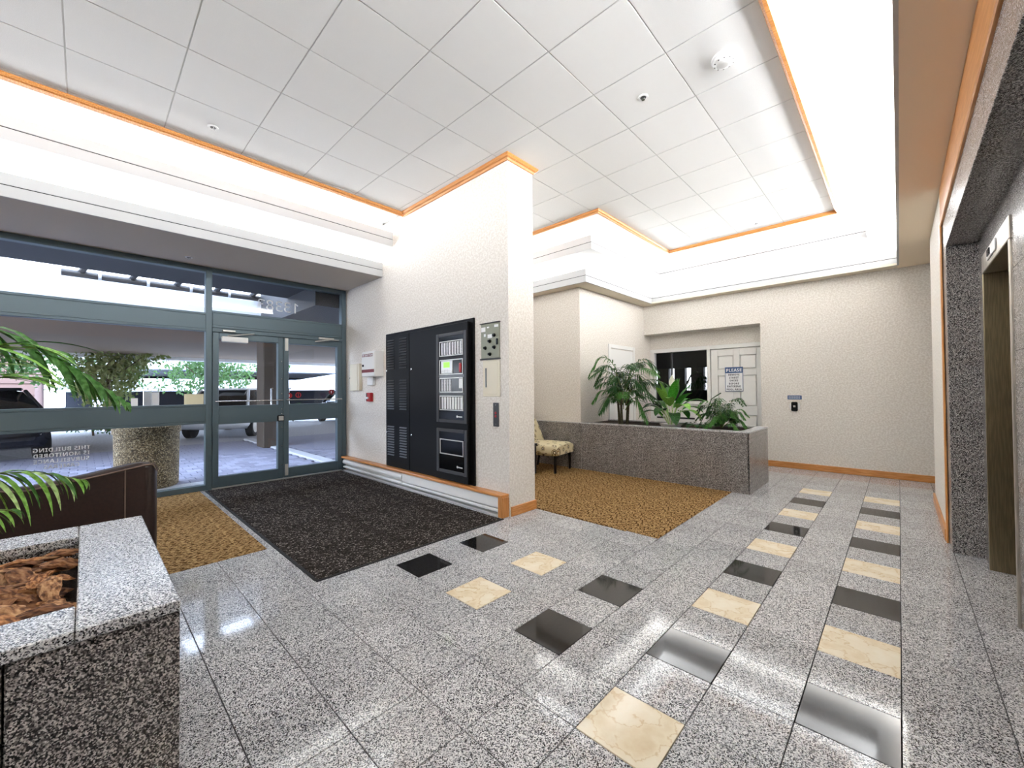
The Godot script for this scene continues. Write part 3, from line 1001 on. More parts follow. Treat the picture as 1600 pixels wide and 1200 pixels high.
func panel_door(d: Node3D, x0: float, x1: float, z: float, top: float) -> void:
	var wg: Material = M.white_gloss
	obj("casing", Geo.new().box(Vector3(x0, top, z - 0.1), Vector3(x1, 2.13, z + 0.02), 0.004).mesh(), wg, d)
	obj("backing", bx(Vector3(x0, 0, z - 0.1), Vector3(x1, top, z - 0.045)), wg, d)
	var a := x0 + 0.012
	var b := x1 - 0.012
	var m := (a + b) / 2
	var xs := [a, a + 0.115, m - 0.05, m + 0.05, b - 0.115, b]
	var ys := [0.01, 0.22, 0.82, 0.98, 1.55, 1.66, 1.92, 2.04]
	var st := Geo.new()
	for k in [0, 2, 4]:
		st.box(Vector3(xs[k], 0.01, z - 0.045), Vector3(xs[k + 1], 2.04, z - 0.008), 0.003)
	for k in [0, 2, 4, 6]:
		for c in [1, 3]:
			st.box(Vector3(xs[c], ys[k], z - 0.045), Vector3(xs[c + 1], ys[k + 1], z - 0.008), 0.003)
	var leaf := obj("leaf", st.mesh(), wg, d)
	for k in [1, 3, 5]:
		for c in [1, 3]:
			obj("panel", Geo.new().box(Vector3(xs[c] + 0.012, ys[k] + 0.012, z - 0.05), Vector3(xs[c + 1] - 0.012, ys[k + 1] - 0.012, z - 0.014), 0.012).mesh(), wg, leaf)
	var kn := Geo.new()
	kn.xf = Transform3D(Basis(Vector3.RIGHT, PI / 2), Vector3(a + 0.07, 0.98, z - 0.008))
	kn.lathe([Vector2(0.03, 0), Vector2(0.03, 0.008), Vector2(0.012, 0.012), Vector2(0.012, 0.035), Vector2(0.026, 0.045), Vector2(0.028, 0.06), Vector2(0.018, 0.072), Vector2(0.0001, 0.074)], 16)
	obj("knob", kn.mesh(), M.chrome, leaf)

func build_outside() -> void:
	# forecourt
	var g := struct("floor_forecourt", "blue grey paved forecourt outside the entrance glazing", "paving")
	obj("bed", bx(Vector3(-60, -0.3, -40), Vector3(-6.9, -0.05, 30)), M.driveway, g)
	obj("apron", bx(Vector3(-7.5, -0.05, -9), Vector3(-6.8, -0.012, 6)), M.concrete_white, g)
	obj("joint_bed", bx(Vector3(-13.1, -0.05, -8.2), Vector3(-7.5, -0.03, 3.0)), M.paver_joint, g)
	var cells := []
	for i in 27:
		for j in 52:
			var p := Vector3(-7.6 - i * 0.2, -0.02, 2.8 - j * 0.21 - (0.1 if i % 2 else 0.0))
			if p.z > -3.32 and p.z < -3.0:
				continue
			var s := to_px(p)
			var seen := s.x > 0 and s.x < 540
			cells.append([p, p.distance_to(CAM) + (0.0 if seen else 50.0)])
	cells.sort_custom(func(a, b): return a[1] < b[1])
	var brick := Geo.new().box(Vector3(-0.096, -0.02, -0.101), Vector3(0.096, 0.012, 0.101), 0.006).mesh()
	var rest := Geo.new()
	for i in cells.size():
		if i < 290:
			var o := obj("paver", brick, M["paver_%d" % (rng.randi() % 3)], g)
			o.position = cells[i][0]
		else:
			rest.cbox(cells[i][0] + Vector3(0, -0.004, 0), Vector3(0.192, 0.032, 0.202))
	obj("far_pavers", rest.mesh(), M.paver_1, g).set_meta("kind", "stuff")
	obj("kerb", Geo.new().box(Vector3(-13.1, -0.05, -3.27), Vector3(-7.5, 0.02, -3.05), 0.01).mesh(), M.concrete_white, g)
	# canopy: a glazed strip next to the building, then a flat soffit on a dark column
	var c := struct("trim_canopy", "entrance canopy with a glazed strip, sloping bars and a round gutter pipe", "canopy")
	obj("wall_band", bx(Vector3(-8.2, 3.05, -12), Vector3(-6.8, 4.2, 8)), M.canopy_dark, c)
	obj("slab", Geo.new().box(Vector3(-21, 2.74, -14), Vector3(-10.0, 3.0, 9), 0.02).mesh(), M.canopy_soffit, c)
	obj("edge_beam", Geo.new().box(Vector3(-10.02, 2.72, -14), Vector3(-9.8, 3.24, 9), 0.02).mesh(), M.canopy_white, c)
	obj("outer_beam", Geo.new().box(Vector3(-21.2, 2.6, -14), Vector3(-21.0, 3.2, 9), 0.02).mesh(), M.canopy_white, c)
	obj("gutter_pipe", Geo.new().tube([Vector3(-9.85, 3.3, -12), Vector3(-9.85, 3.3, 0.28)], 0.06, 12).mesh(), M.pipe_grey, c)
	for i in 10:
		var z := 0.05 - i * 0.62
		obj("glazing_bar", Geo.new().tube([Vector3(-9.85, 3.34, z), Vector3(-8.1, 4.0, z - 0.5)], 0.05, 6).mesh(), M.canopy_dark if i != 0 else M.pipe_grey, c)
		obj("pipe_bracket", Geo.new().tube([Vector3(-9.85, 3.3, z - 0.2), Vector3(-9.85, 3.3, z - 0.24)], 0.072, 12).mesh(), M.canopy_white, c)
	obj("end_bulkhead", bx(Vector3(-9.85, 2.72, -13), Vector3(-6.85, 4.4, -2.6)), M.canopy_dark, c)
	var col := struct("trim_column", "square dark column holding up the entrance canopy", "column")
	obj("shaft", Geo.new().box(Vector3(-11.3, -0.02, -3.45), Vector3(-10.75, 2.74, -2.9), 0.02).mesh(), M.column_dark, col)
	# round planter of exposed aggregate
	var pot := thing("concrete_planter", "round exposed-aggregate concrete planter standing just outside the glass", "planter", Vector3(-7.68, -0.012, -0.62))
	obj("tub", Geo.new().lathe([Vector2(0.0001, 0), Vector2(0.33, 0), Vector2(0.345, 0.02), Vector2(0.355, 0.78), Vector2(0.355, 0.82), Vector2(0.32, 0.83), Vector2(0.31, 0.76), Vector2(0.0001, 0.76)], 40).mesh(), M.aggregate, pot)
	obj("rim", Geo.new().lathe([Vector2(0.354, 0.75), Vector2(0.37, 0.76), Vector2(0.372, 0.85), Vector2(0.355, 0.862), Vector2(0.315, 0.862)], 40).mesh(), M.aggregate, pot)
	obj("earth", Geo.new().lathe([Vector2(0.318, 0.80), Vector2(0.2, 0.82), Vector2(0.0001, 0.83)], 24).mesh(), M.soil, pot)
	car("parked_car", "white car parked beyond the canopy, seen through the left door leaf", M.car_white, Vector3(-16.0, -0.05, -3.6), PI / 2 - 0.55)
	car("parked_car", "dark car parked at the far left behind the palm and glazing", M.car_dark, Vector3(-14.2, -0.05, 1.7), PI / 2 + 0.2)
	car("parked_car", "dark car whose wheel shows at the right edge of the right door leaf", M.car_dark, Vector3(-17.6, -0.05, -8.3), PI / 2)
	# parking deck beyond the drive
	var b := thing("parking_deck", "pale concrete parking deck with horizontal parapets and a ramp, across the drive", "building", Vector3(-31, -0.05, -11))
	for y in [1.45, 2.75, 4.6]:
		obj("parapet", Geo.new().box(Vector3(-4, y, -13), Vector3(0, y + 0.72, 12), 0.03).mesh(), M.concrete_white, b)
		obj("floor_slab", bx(Vector3(-14, y, -13), Vector3(-4, y + 0.2, 12)), M.concrete_white, b)
	for k in 6:
		obj("column", Geo.new().box(Vector3(-1.2, 0, -12.0 + k * 4.4), Vector3(-0.5, 4.6, -11.3 + k * 4.4), 0.03).mesh(), M.concrete_white, b)
	obj("back_wall", bx(Vector3(-14.3, 0, -13), Vector3(-14, 5, 12)), M.dark_gap, b)
	var rp := Geo.new()
	rp.xf = Transform3D(Basis(), Vector3(0, 0, 0))
	rp.quad(Vector3(0.6, 1.5, 1), Vector3(0.6, 2.1, 1), Vector3(0.6, 3.5, -7), Vector3(0.6, 2.9, -7), Vector3.RIGHT)
	rp.quad(Vector3(0.1, 2.1, 1), Vector3(0.6, 2.1, 1), Vector3(0.6, 3.5, -7), Vector3(0.1, 3.5, -7), Vector3.UP)
	obj("ramp_parapet", rp.mesh(), M.concrete_white, b)
	var h := thing("brown_building", "brown sided low building behind the trees at the left", "building", Vector3(-27, -0.05, 4.5))
	obj("wall", bx(Vector3(-6, 0, -3), Vector3(0, 4.4, 8)), M.brown_wall, h)
	for k in 8:
		obj("siding", Geo.new().box(Vector3(0, 0.3 + k * 0.5, -3), Vector3(0.05, 0.72 + k * 0.5, 8), 0.01).mesh(), M.brown_wall, h)
	obj("roof", Geo.new().box(Vector3(-6.4, 4.4, -3.4), Vector3(0.4, 4.65, 8.4), 0.02).mesh(), M.pipe_grey, h)
	tree("leafy olive green tree at the edge of the drive, behind the concrete planter", "tree_olive", Vector3(-20.5, -0.05, -0.6), 3.6, 1.5, 1)
	tree("dark green tree between the planter and the parking deck", "tree_green", Vector3(-24.0, -0.05, -4.2), 4.6, 1.7, 2)
	tree("green tree left of the olive tree, half hidden by the palm", "tree_green", Vector3(-21.5, -0.05, 2.4), 4.2, 1.7, 3)
	tree("dark tree in front of the far end of the parking deck", "tree_green", Vector3(-27.0, -0.05, -8.2), 5.0, 1.2, 4)
	for k in 3:
		tree(["low clipped shrub beside the drive, behind the white car", "low clipped shrub before the olive tree", "low clipped shrub at the far right of the drive"][k], "shrub_green", [Vector3(-20, -0.05, -6.6), Vector3(-18.6, -0.05, -0.2), Vector3(-22, -0.05, -10.2)][k], 0.9, 0.75, 7 + k)

func tree(label: String, leaf: String, at: Vector3, height: float, spread: float, sd: int) -> void:
	var low := height < 1.5
	var t := thing("shrub" if low else "tree", label, "shrub" if low else "tree", at)
	var r := RandomNumberGenerator.new()
	r.seed = sd
	var tr := Geo.new()
	tr.tube([Vector3(0, 0, 0), Vector3(0.05, height * 0.35, 0.03), Vector3(0, height * 0.7, 0)], [0.1, 0.07, 0.03] if not low else [0.03, 0.03, 0.02], 8)
	for k in 5:
		var a := TAU * k / 5.0
		tr.tube([Vector3(0.02, height * (0.3 + 0.05 * k), 0), Vector3(cos(a) * spread * 0.6, height * (0.5 + 0.06 * k), sin(a) * spread * 0.6)], [0.04, 0.015], 6)
	obj("trunk", tr.mesh(), M.trunk, t)
	var lf := Geo.new()
	var s := 0.11 if not low else 0.06
	lf.skin([[Vector3(0, 0, 0), Vector3(0, 0, 0), Vector3(0, 0, 0)], [Vector3(-s * 0.35, 0.01, s * 0.5), Vector3(0, 0, s * 0.5), Vector3(s * 0.35, 0.01, s * 0.5)], [Vector3(0, 0, s * 1.2), Vector3(0, 0, s * 1.2), Vector3(0, 0, s * 1.2)]])
	var mm := MultiMesh.new()
	mm.transform_format = MultiMesh.TRANSFORM_3D
	mm.mesh = lf.mesh()
	var n := 3200 if not low else 1400
	mm.instance_count = n
	var blobs := []
	for k in 12:
		var q := Vector3(r.randfn() * spread * 0.4, height * (0.66 + r.randf_range(-0.3, 0.24)), r.randfn() * spread * 0.5)
		if low:
			q = Vector3(r.randf_range(-1, 1) * spread * 0.7, height * 0.5, r.randf_range(-1, 1) * spread)
		blobs.append([q, spread * r.randf_range(0.34, 0.6)])
	for k in n:
		var b: Array = blobs[k % 12]
		var d: Vector3 = Vector3(r.randfn(), r.randfn(), r.randfn()).normalized() * b[1] * r.randf_range(0.7, 1.05)
		if low:
			d *= Vector3(1, 0.8, 1)
		var basis := Basis.from_euler(Vector3(r.randf() * TAU, r.randf() * TAU, r.randf() * TAU)).scaled(Vector3.ONE * r.randf_range(0.8, 1.7))
		var pos: Vector3 = b[0] + d
		pos.y = maxf(pos.y, 0.05)
		mm.set_instance_transform(k, Transform3D(basis, pos))
	var o := MultiMeshInstance3D.new()
	o.name = "leaves"
	o.multimesh = mm
	o.material_override = M[leaf]
	o.set_meta("kind", "stuff")
	t.add_child(o, true)

func car(called: String, label: String, paint: Material, at: Vector3, turn: float) -> void:
	var t := thing(called, label, "car", at, turn, "cars parked outside")
	# length along z, 4.4 m
	var lower := []
	var st := [[-2.2, 0.42, 0.62, 0.62], [-2.1, 0.3, 0.72, 0.8], [-1.3, 0.24, 0.86, 0.88], [0.0, 0.24, 0.92, 0.9], [1.5, 0.24, 0.9, 0.88], [2.1, 0.32, 0.82, 0.82], [2.2, 0.45, 0.68, 0.66]]
	for s in st:
		var w: float = s[3]
		lower.append([Vector3(-w * 0.9, s[1], s[0]), Vector3(-w, s[1] + 0.14, s[0]), Vector3(-w, s[2] - 0.16, s[0]), Vector3(-w * 0.92, s[2], s[0]), Vector3(w * 0.92, s[2], s[0]), Vector3(w, s[2] - 0.16, s[0]), Vector3(w, s[1] + 0.14, s[0]), Vector3(w * 0.9, s[1], s[0])])
	var g := Geo.new().skin(lower, true)
	for e in [0, 6]:
		for k in range(1, 7):
			g.tri(lower[e][0], lower[e][k], lower[e][k + 1 if k < 7 else 0], Vector3(0, 0, -1 if e == 0 else 1))
	obj("body", g.mesh(), paint, t)
	var cab := []
	for s in [[-1.25, 0.86, 0.84], [-0.6, 1.36, 0.62], [0.0, 1.45, 0.6], [1.1, 1.4, 0.6], [1.95, 0.88, 0.78]]:
		var w: float = s[2]
		cab.append([Vector3(-0.84, 0.84, s[0]), Vector3(-w, s[1], s[0]), Vector3(0, s[1] + 0.02, s[0]), Vector3(w, s[1], s[0]), Vector3(0.84, 0.84, s[0])])
	obj("glasshouse", Geo.new().skin(cab).mesh(), M.car_glass, t)
	obj("roof", Geo.new().box(Vector3(-0.6, 1.42, -0.55), Vector3(0.6, 1.485, 1.15), 0.03).mesh(), paint, t)
	for s in [-1, 1]:
		for z in [[-1.2, 0.88, -0.5, 1.42], [0.35, 0.88, 0.3, 1.42], [1.85, 0.88, 1.1, 1.42]]:
			obj("pillar", Geo.new().tube([Vector3(s * 0.85, z[1], z[0]), Vector3(s * 0.63, z[3], z[2])], 0.035, 6).mesh(), paint, t)
		for z in [-1.38, 1.35]:
			var wh := Geo.new()
			wh.xf = Transform3D(Basis(Vector3(0, 0, 1), -PI / 2 * s), Vector3(s * 0.72, 0.33, z))
			wh.lathe([Vector2(0.0001, 0), Vector2(0.33, 0.0), Vector2(0.335, 0.03), Vector2(0.335, 0.18), Vector2(0.31, 0.2), Vector2(0.22, 0.19)], 24)
			var o := obj("wheel", wh.mesh(), M.tyre, t)
			var hb := Geo.new()
			hb.xf = wh.xf
			hb.lathe([Vector2(0.22, 0.19), Vector2(0.2, 0.175), Vector2(0.08, 0.185), Vector2(0.0001, 0.195)], 16)
			obj("hub", hb.mesh(), M.dull_silver, o)
		obj("headlamp", Geo.new().box(Vector3(s * 0.72 - 0.12, 0.58, -2.2), Vector3(s * 0.72 + 0.1, 0.7, -2.0), 0.03).mesh(), M.chrome, t)
	obj("bumper", Geo.new().box(Vector3(-0.75, 0.36, -2.24), Vector3(0.75, 0.48, -2.1), 0.03).mesh(), M.dull_silver, t)

func build_partition_things() -> void:
	var zp := -3.05
	var bm: Material = M.black_metal
	# fire alarm cabinet: louvred bay, plain bay, indicator bay
	var c := thing("alarm_cabinet", "large black fire alarm cabinet with louvres and lit indicator windows, built against the partition", "alarm panel")
	obj("body", Geo.new().box(Vector3(-5.375, 0.235, zp - 0.02), Vector3(-3.445, 2.13, zp + 0.02), 0.004).mesh(), bm, c)
	var d1 := obj("louvred_door", Geo.new().box(Vector3(-5.35, 0.25, zp + 0.02), Vector3(-4.745, 2.09, zp + 0.035), 0.004).mesh(), bm, c)
	var d2 := obj("plain_door", Geo.new().box(Vector3(-4.735, 0.25, zp + 0.02), Vector3(-4.115, 2.09, zp + 0.035), 0.004).mesh(), bm, c)
	for x in [[-5.3, -5.12], [-4.98, -4.8]]:
		for y in [1.62, 1.07, 0.42]:
			var lv := Geo.new()
			for k in 12:
				var yy: float = y + k * 0.036 - (0.0 if y > 1.5 else 0.02)
				lv.quad(Vector3(x[0], yy + 0.018, zp + 0.0355), Vector3(x[1], yy + 0.018, zp + 0.0355), Vector3(x[1], yy, zp + 0.046), Vector3(x[0], yy, zp + 0.046), Vector3(0, 0.5, 1))
				lv.quad(Vector3(x[0], yy, zp + 0.046), Vector3(x[1], yy, zp + 0.046), Vector3(x[1], yy - 0.002, zp + 0.0355), Vector3(x[0], yy - 0.002, zp + 0.0355), Vector3(0, -1, 0))
			obj("louvre_bank", lv.mesh(), M.louver, d1).set_meta("kind", "stuff")
	for k in 4:
		var lk := Geo.new()
		lk.xf = Transform3D(Basis(Vector3.RIGHT, PI / 2), [Vector3(-5.32, 1.6, zp + 0.035), Vector3(-5.32, 0.72, zp + 0.035), Vector3(-4.69, 1.6, zp + 0.035), Vector3(-4.69, 0.72, zp + 0.035)][k])
		lk.lathe([Vector2(0.014, 0), Vector2(0.014, 0.006), Vector2(0.0001, 0.008)], 12)
		obj("lock", lk.mesh(), M.chrome, d1 if k < 2 else d2)
	# indicator bay stands proud
	var zb := zp + 0.085
	var bay := obj("indicator_bay", Geo.new().box(Vector3(-4.105, 0.25, zp + 0.02), Vector3(-3.49, 2.09, zb - 0.012), 0.006).mesh(), bm, c)
	var fr := Geo.new()
	for q in [[0.93, 1.99], [0.335, 0.86]]:
		fr.box(Vector3(-4.07, q[0], zb - 0.012), Vector3(-4.02, q[1], zb), 0.005)
		fr.box(Vector3(-3.55, q[0], zb - 0.012), Vector3(-3.5, q[1], zb), 0.005)
		fr.box(Vector3(-4.02, q[0], zb - 0.012), Vector3(-3.55, q[0] + 0.04, zb), 0.005)
		fr.box(Vector3(-4.02, q[1] - 0.04, zb - 0.012), Vector3(-3.55, q[1], zb), 0.005)
	obj("door_frame", fr.mesh(), M.dark_grey, c)
	obj("door_sheet", bx(Vector3(-4.02, 0.37, zb - 0.011), Vector3(-3.55, 0.82, zb - 0.006)), M.black_gloss, c)
	obj("door_sheet", bx(Vector3(-4.02, 0.97, zb - 0.011), Vector3(-3.55, 1.95, zb - 0.006)), M.black_gloss, c)
	var rows := [[1.715, 1.895], [1.495, 1.675], [1.285, 1.46], [1.075, 1.25], [0.555, 0.735]]
	for k in 5:
		var y0: float = rows[k][0]
		var y1: float = rows[k][1]
		var xa := -4.0
		var xb := -3.56
		var w := Geo.new()
		var b := 0.012
		for q in [[xa, y0, xb, y0 + b], [xa, y1 - b, xb, y1], [xa, y0 + b, xa + b, y1 - b], [xb - b, y0 + b, xb, y1 - b]]:
			w.box(Vector3(q[0], q[1], zb - 0.006), Vector3(q[2], q[3], zb + 0.003), 0.002)
		var win := obj("window_frame", w.mesh(), M.dull_silver, c)
		var n: int = [8, 0, 4, 8, 0][k]
		for i in n:
			var x0 := xa + 0.035 + i * 0.05
			var s := obj("label_strip", bx(Vector3(x0, y0 + 0.016, zb - 0.006), Vector3(x0 + 0.036, y1 - 0.018, zb - 0.003)), M.white_plastic, win)
			if k != 3:
				var ld := Geo.new()
				for j in 8:
					ld.box(Vector3(x0 + 0.024, y0 + 0.024 + j * 0.017, zb - 0.003), Vector3(x0 + 0.034, y0 + 0.035 + j * 0.017, zb - 0.001))
				obj("lamp_row", ld.mesh(), M.ink, s).set_meta("kind", "stuff")
		if k == 1:
			var pn := obj("display_unit", Geo.new().box(Vector3(xa + 0.035, y0 + 0.016, zb - 0.006), Vector3(xa + 0.25, y1 - 0.014, zb + 0.002), 0.002).mesh(), M.dull_silver, win)
			obj("lcd_screen", bx(Vector3(xa + 0.085, y0 + 0.085, zb + 0.002), Vector3(xa + 0.2, y0 + 0.15, zb + 0.004)), M.lcd, pn)
			var kp := Geo.new()
			for i in 6:
				for j in 2:
					kp.box(Vector3(xa + 0.05 + i * 0.03, y0 + 0.026 + j * 0.02, zb + 0.002), Vector3(xa + 0.07 + i * 0.03, y0 + 0.04 + j * 0.02, zb + 0.004))
			obj("keypad", kp.mesh(), M.white_plastic, pn).set_meta("kind", "stuff")
			obj("telephone_handset", Geo.new().box(Vector3(xb - 0.065, y0 + 0.02, zb - 0.006), Vector3(xb - 0.025, y1 - 0.05, zb + 0.012), 0.008).mesh(), M.red, win)
		if k == 2:
			obj("label_card", bx(Vector3(xb - 0.075, y0 + 0.05, zb - 0.006), Vector3(xb - 0.015, y1 - 0.014, zb - 0.002)), M.white_plastic, win)
	for y in [1.0, 0.42]:
		obj("maker_mark", Geo.new().box(Vector3(-3.66, y, zb - 0.006), Vector3(-3.585, y + 0.013, zb - 0.0045)).mesh(), M.white_plastic, c)
		var dm := Geo.new()
		dm.xf = Transform3D(Basis(Vector3.RIGHT, PI / 2), Vector3(-3.675, y + 0.008, zb - 0.006))
		dm.lathe([Vector2(0.014, 0), Vector2(0.014, 0.002), Vector2(0.0001, 0.002)], 12)
		obj("maker_mark", dm.mesh(), M.white_plastic, c)
	# grey key switch plate, cream door, push button plate
	var k := thing("switch_plate", "grey metal switch plate with black knobs and white labels, right of the alarm cabinet", "switch panel")
	obj("plate", Geo.new().box(Vector3(-3.335, 1.655, zp), Vector3(-3.045, 2.035, zp + 0.012), 0.004).mesh(), M.grey_plate, k)
	obj("rim", Geo.new().box(Vector3(-3.35, 2.035, zp), Vector3(-3.035, 2.045, zp + 0.02), 0.003).mesh(), M.dark_grey, k)
	obj("rim", Geo.new().box(Vector3(-3.35, 1.642, zp), Vector3(-3.035, 1.654, zp + 0.02), 0.003).mesh(), M.dark_grey, k)
	for q in [[-3.12, 1.9], [-3.19, 1.84], [-3.26, 1.77], [-3.12, 1.77], [-3.19, 1.7]]:
		var s := Geo.new()
		s.xf = Transform3D(Basis(Vector3.RIGHT, PI / 2), Vector3(q[0], q[1], zp + 0.012))
		s.lathe([Vector2(0.02, 0), Vector2(0.02, 0.006), Vector2(0.014, 0.008), Vector2(0.013, 0.026), Vector2(0.0001, 0.028)], 16)
		obj("knob", s.mesh(), M.black_gloss, k)
	for q in [[-3.325, 1.95, -3.26, 2.0], [-3.235, 1.985, -3.2, 2.0], [-3.12, 1.985, -3.06, 2.012], [-3.285, 1.895, -3.255, 1.925], [-3.225, 1.875, -3.155, 1.915]]:
		obj("label_card", bx(Vector3(q[0], q[1], zp + 0.012), Vector3(q[2], q[3], zp + 0.014)), M.white_plastic, k)
	obj("rocker", Geo.new().box(Vector3(-3.09, 1.795, zp + 0.012), Vector3(-3.065, 1.86, zp + 0.024), 0.004).mesh(), M.black_gloss, k)
	k = thing("access_panel", "cream metal access panel with a dark vertical slot, under the grey switch plate", "access panel")
	obj("frame", Geo.new().box(Vector3(-3.31, 1.24, zp), Vector3(-3.045, 1.635, zp + 0.008), 0.003).mesh(), M.cream_plastic, k)
	obj("leaf", Geo.new().box(Vector3(-3.285, 1.265, zp + 0.008), Vector3(-3.075, 1.61, zp + 0.012), 0.002).mesh(), M.cream_plastic, k)
	obj("slot", Geo.new().box(Vector3(-3.265, 1.34, zp + 0.012), Vector3(-3.245, 1.55, zp + 0.016), 0.002).mesh(), M.black_gloss, k)
	k = thing("call_button_plate", "dark vertical plate with two red-ringed call buttons, at the partition's end", "button plate")
	obj("plate", Geo.new().box(Vector3(-3.155, 0.92, zp), Vector3(-3.07, 1.175, zp + 0.008), 0.003).mesh(), M.dark_grey, k)
	for y in [1.03, 1.065]:
		var s := Geo.new()
		s.xf = Transform3D(Basis(Vector3.RIGHT, PI / 2), Vector3(-3.112, y, zp + 0.008))
		s.lathe([Vector2(0.014, 0), Vector2(0.014, 0.005), Vector2(0.01, 0.007), Vector2(0.0001, 0.007)], 16)
		obj("button", s.mesh(), M.red, k)
	for y in [0.945, 1.15]:
		var s := Geo.new()
		s.xf = Transform3D(Basis(Vector3.RIGHT, PI / 2), Vector3(-3.112, y, zp + 0.008))
		s.lathe([Vector2(0.006, 0), Vector2(0.005, 0.003), Vector2(0.0001, 0.004)], 10)
		obj("screw", s.mesh(), M.chrome, k)
	# small boxes between the doors and the cabinet
	k = thing("beige_box", "plain beige metal wall box nearest the entrance doors", "wall box")
	obj("body", Geo.new().box(Vector3(-6.47, 1.315, zp), Vector3(-6.15, 1.745, zp + 0.05), 0.006).mesh(), M.cream_plastic, k)
	obj("cover_edge", Geo.new().box(Vector3(-6.24, 1.32, zp + 0.05), Vector3(-6.2, 1.74, zp + 0.056), 0.004).mesh(), M.cream_plastic, k)
	obj("catch", Geo.new().box(Vector3(-6.478, 1.51, zp + 0.02), Vector3(-6.462, 1.535, zp + 0.054), 0.003).mesh(), M.dark_grey, k)
	k = thing("plan_box", "white metal document box with red bands, beside the alarm cabinet", "wall box")
	obj("body", Geo.new().box(Vector3(-5.86, 1.525, zp), Vector3(-5.47, 1.90, zp + 0.14), 0.006).mesh(), M.white_plastic, k)
	var pd := obj("lid", Geo.new().box(Vector3(-5.86, 1.53, zp + 0.14), Vector3(-5.475, 1.885, zp + 0.15), 0.004).mesh(), M.white_plastic, k)
	obj("red_band", bx(Vector3(-5.855, 1.585, zp + 0.15), Vector3(-5.48, 1.63, zp + 0.152)), M.dark_red, pd)
	var pl := obj("title_band", bx(Vector3(-5.845, 1.82, zp + 0.15), Vector3(-5.52, 1.86, zp + 0.152)), M.dark_red, pd)
	letters("lettering", "FIRE SAFETY PLAN", 0.027, Vector3(-5.682, 1.84, zp + 0.1525), 0, M.white_vinyl, pl, 0.001)
	var lk := Geo.new()
	lk.xf = Transform3D(Basis(Vector3.RIGHT, PI / 2), Vector3(-5.81, 1.69, zp + 0.15))
	lk.lathe([Vector2(0.018, 0), Vector2(0.018, 0.01), Vector2(0.0001, 0.012)], 12)
	obj("lock", lk.mesh(), M.black_gloss, pd)
	k = thing("white_switch_box", "small white box fixed right under the white document box", "wall box")
	obj("body", Geo.new().box(Vector3(-5.9, 1.40, zp), Vector3(-5.72, 1.52, zp + 0.045), 0.006).mesh(), M.white_plastic, k)
	obj("lower_lip", Geo.new().box(Vector3(-5.885, 1.395, zp), Vector3(-5.735, 1.4, zp + 0.05), 0.002).mesh(), M.dull_silver, k)
	k = thing("pull_station", "small red fire alarm pull station below the white boxes", "alarm pull")
	obj("body", Geo.new().box(Vector3(-5.93, 1.15, zp), Vector3(-5.79, 1.285, zp + 0.05), 0.008).mesh(), M.red, k)
	obj("handle", Geo.new().box(Vector3(-5.915, 1.19, zp + 0.05), Vector3(-5.835, 1.22, zp + 0.062), 0.004).mesh(), M.white_plastic, k)
	obj("label_plate", bx(Vector3(-5.92, 1.165, zp + 0.05), Vector3(-5.89, 1.275, zp + 0.052)), M.dark_grey, k)
	# low wood ledge over the heater
	k = thing("baseboard_heater", "white baseboard heater in two sections under a wood ledge along the partition", "heater")
	obj("ledge", Geo.new().box(Vector3(-6.69, 0.205, zp), Vector3(-2.93, 0.235, zp + 0.105), 0.006).mesh(), M.wood_x, k)
	obj("end_block", Geo.new().box(Vector3(-3.0, 0, zp), Vector3(-2.93, 0.205, zp + 0.1), 0.005).mesh(), M.wood_y, k)
	obj("rear_plate", bx(Vector3(-6.69, 0.0, zp), Vector3(-3.0, 0.205, zp + 0.02)), M.white_gloss, k)
	var hc := Geo.new()
	hc.tube([Vector3(-6.66, 0.145, zp + 0.05), Vector3(-4.86, 0.145, zp + 0.05)], 0.042, 14)
	obj("round_cover", hc.mesh(), M.white_gloss, k)
	obj("lower_strip", Geo.new().box(Vector3(-6.66, 0.05, zp + 0.02), Vector3(-4.86, 0.08, zp + 0.085), 0.008).mesh(), M.white_gloss, k)
	obj("flat_cover", Geo.new().box(Vector3(-4.85, 0.085, zp + 0.02), Vector3(-3.0, 0.2, zp + 0.085), 0.008).mesh(), M.white_gloss, k)
	obj("lower_strip", Geo.new().box(Vector3(-4.85, 0.045, zp + 0.02), Vector3(-3.0, 0.075, zp + 0.085), 0.008).mesh(), M.white_gloss, k)
	obj("foot_strip", Geo.new().box(Vector3(-6.66, 0.0, zp + 0.02), Vector3(-3.0, 0.02, zp + 0.08), 0.004).mesh(), M.dull_silver, k)

func build_rugs() -> void:
	var r := thing("carpet", "brown mottled carpet in the seating bay beside the planter under the left windows", "carpet")
	obj("pile", Geo.new().box(Vector3(-6.68, -0.014, -1.06), Vector3(-3.82, 0.005, 4.7), 0.004).mesh(), M.carpet, r)
	r = thing("carpet", "brown mottled carpet in front of the long planter and ring patterned chair", "carpet")
	obj("pile", Geo.new().box(Vector3(-6.68, -0.014, -5.655), Vector3(-1.54, 0.005, -3.475), 0.004).mesh(), M.carpet, r)
	r = thing("entry_mat", "large dark speckled entry mat lying inside the entrance doors", "mat")
	obj("pile", Geo.new().box(Vector3(-6.64, -0.014, -2.93), Vector3(-2.93, 0.008, -1.13), 0.004).mesh(), M.entry_mat, r)
	var e := Geo.new()
	e.box(Vector3(-2.93, -0.01, -2.95), Vector3(-2.905, 0.006, -1.11), 0.003)
	e.box(Vector3(-6.64, -0.01, -1.13), Vector3(-2.93, 0.006, -1.105), 0.003)
	obj("edging", e.mesh(), M.rubber, r)

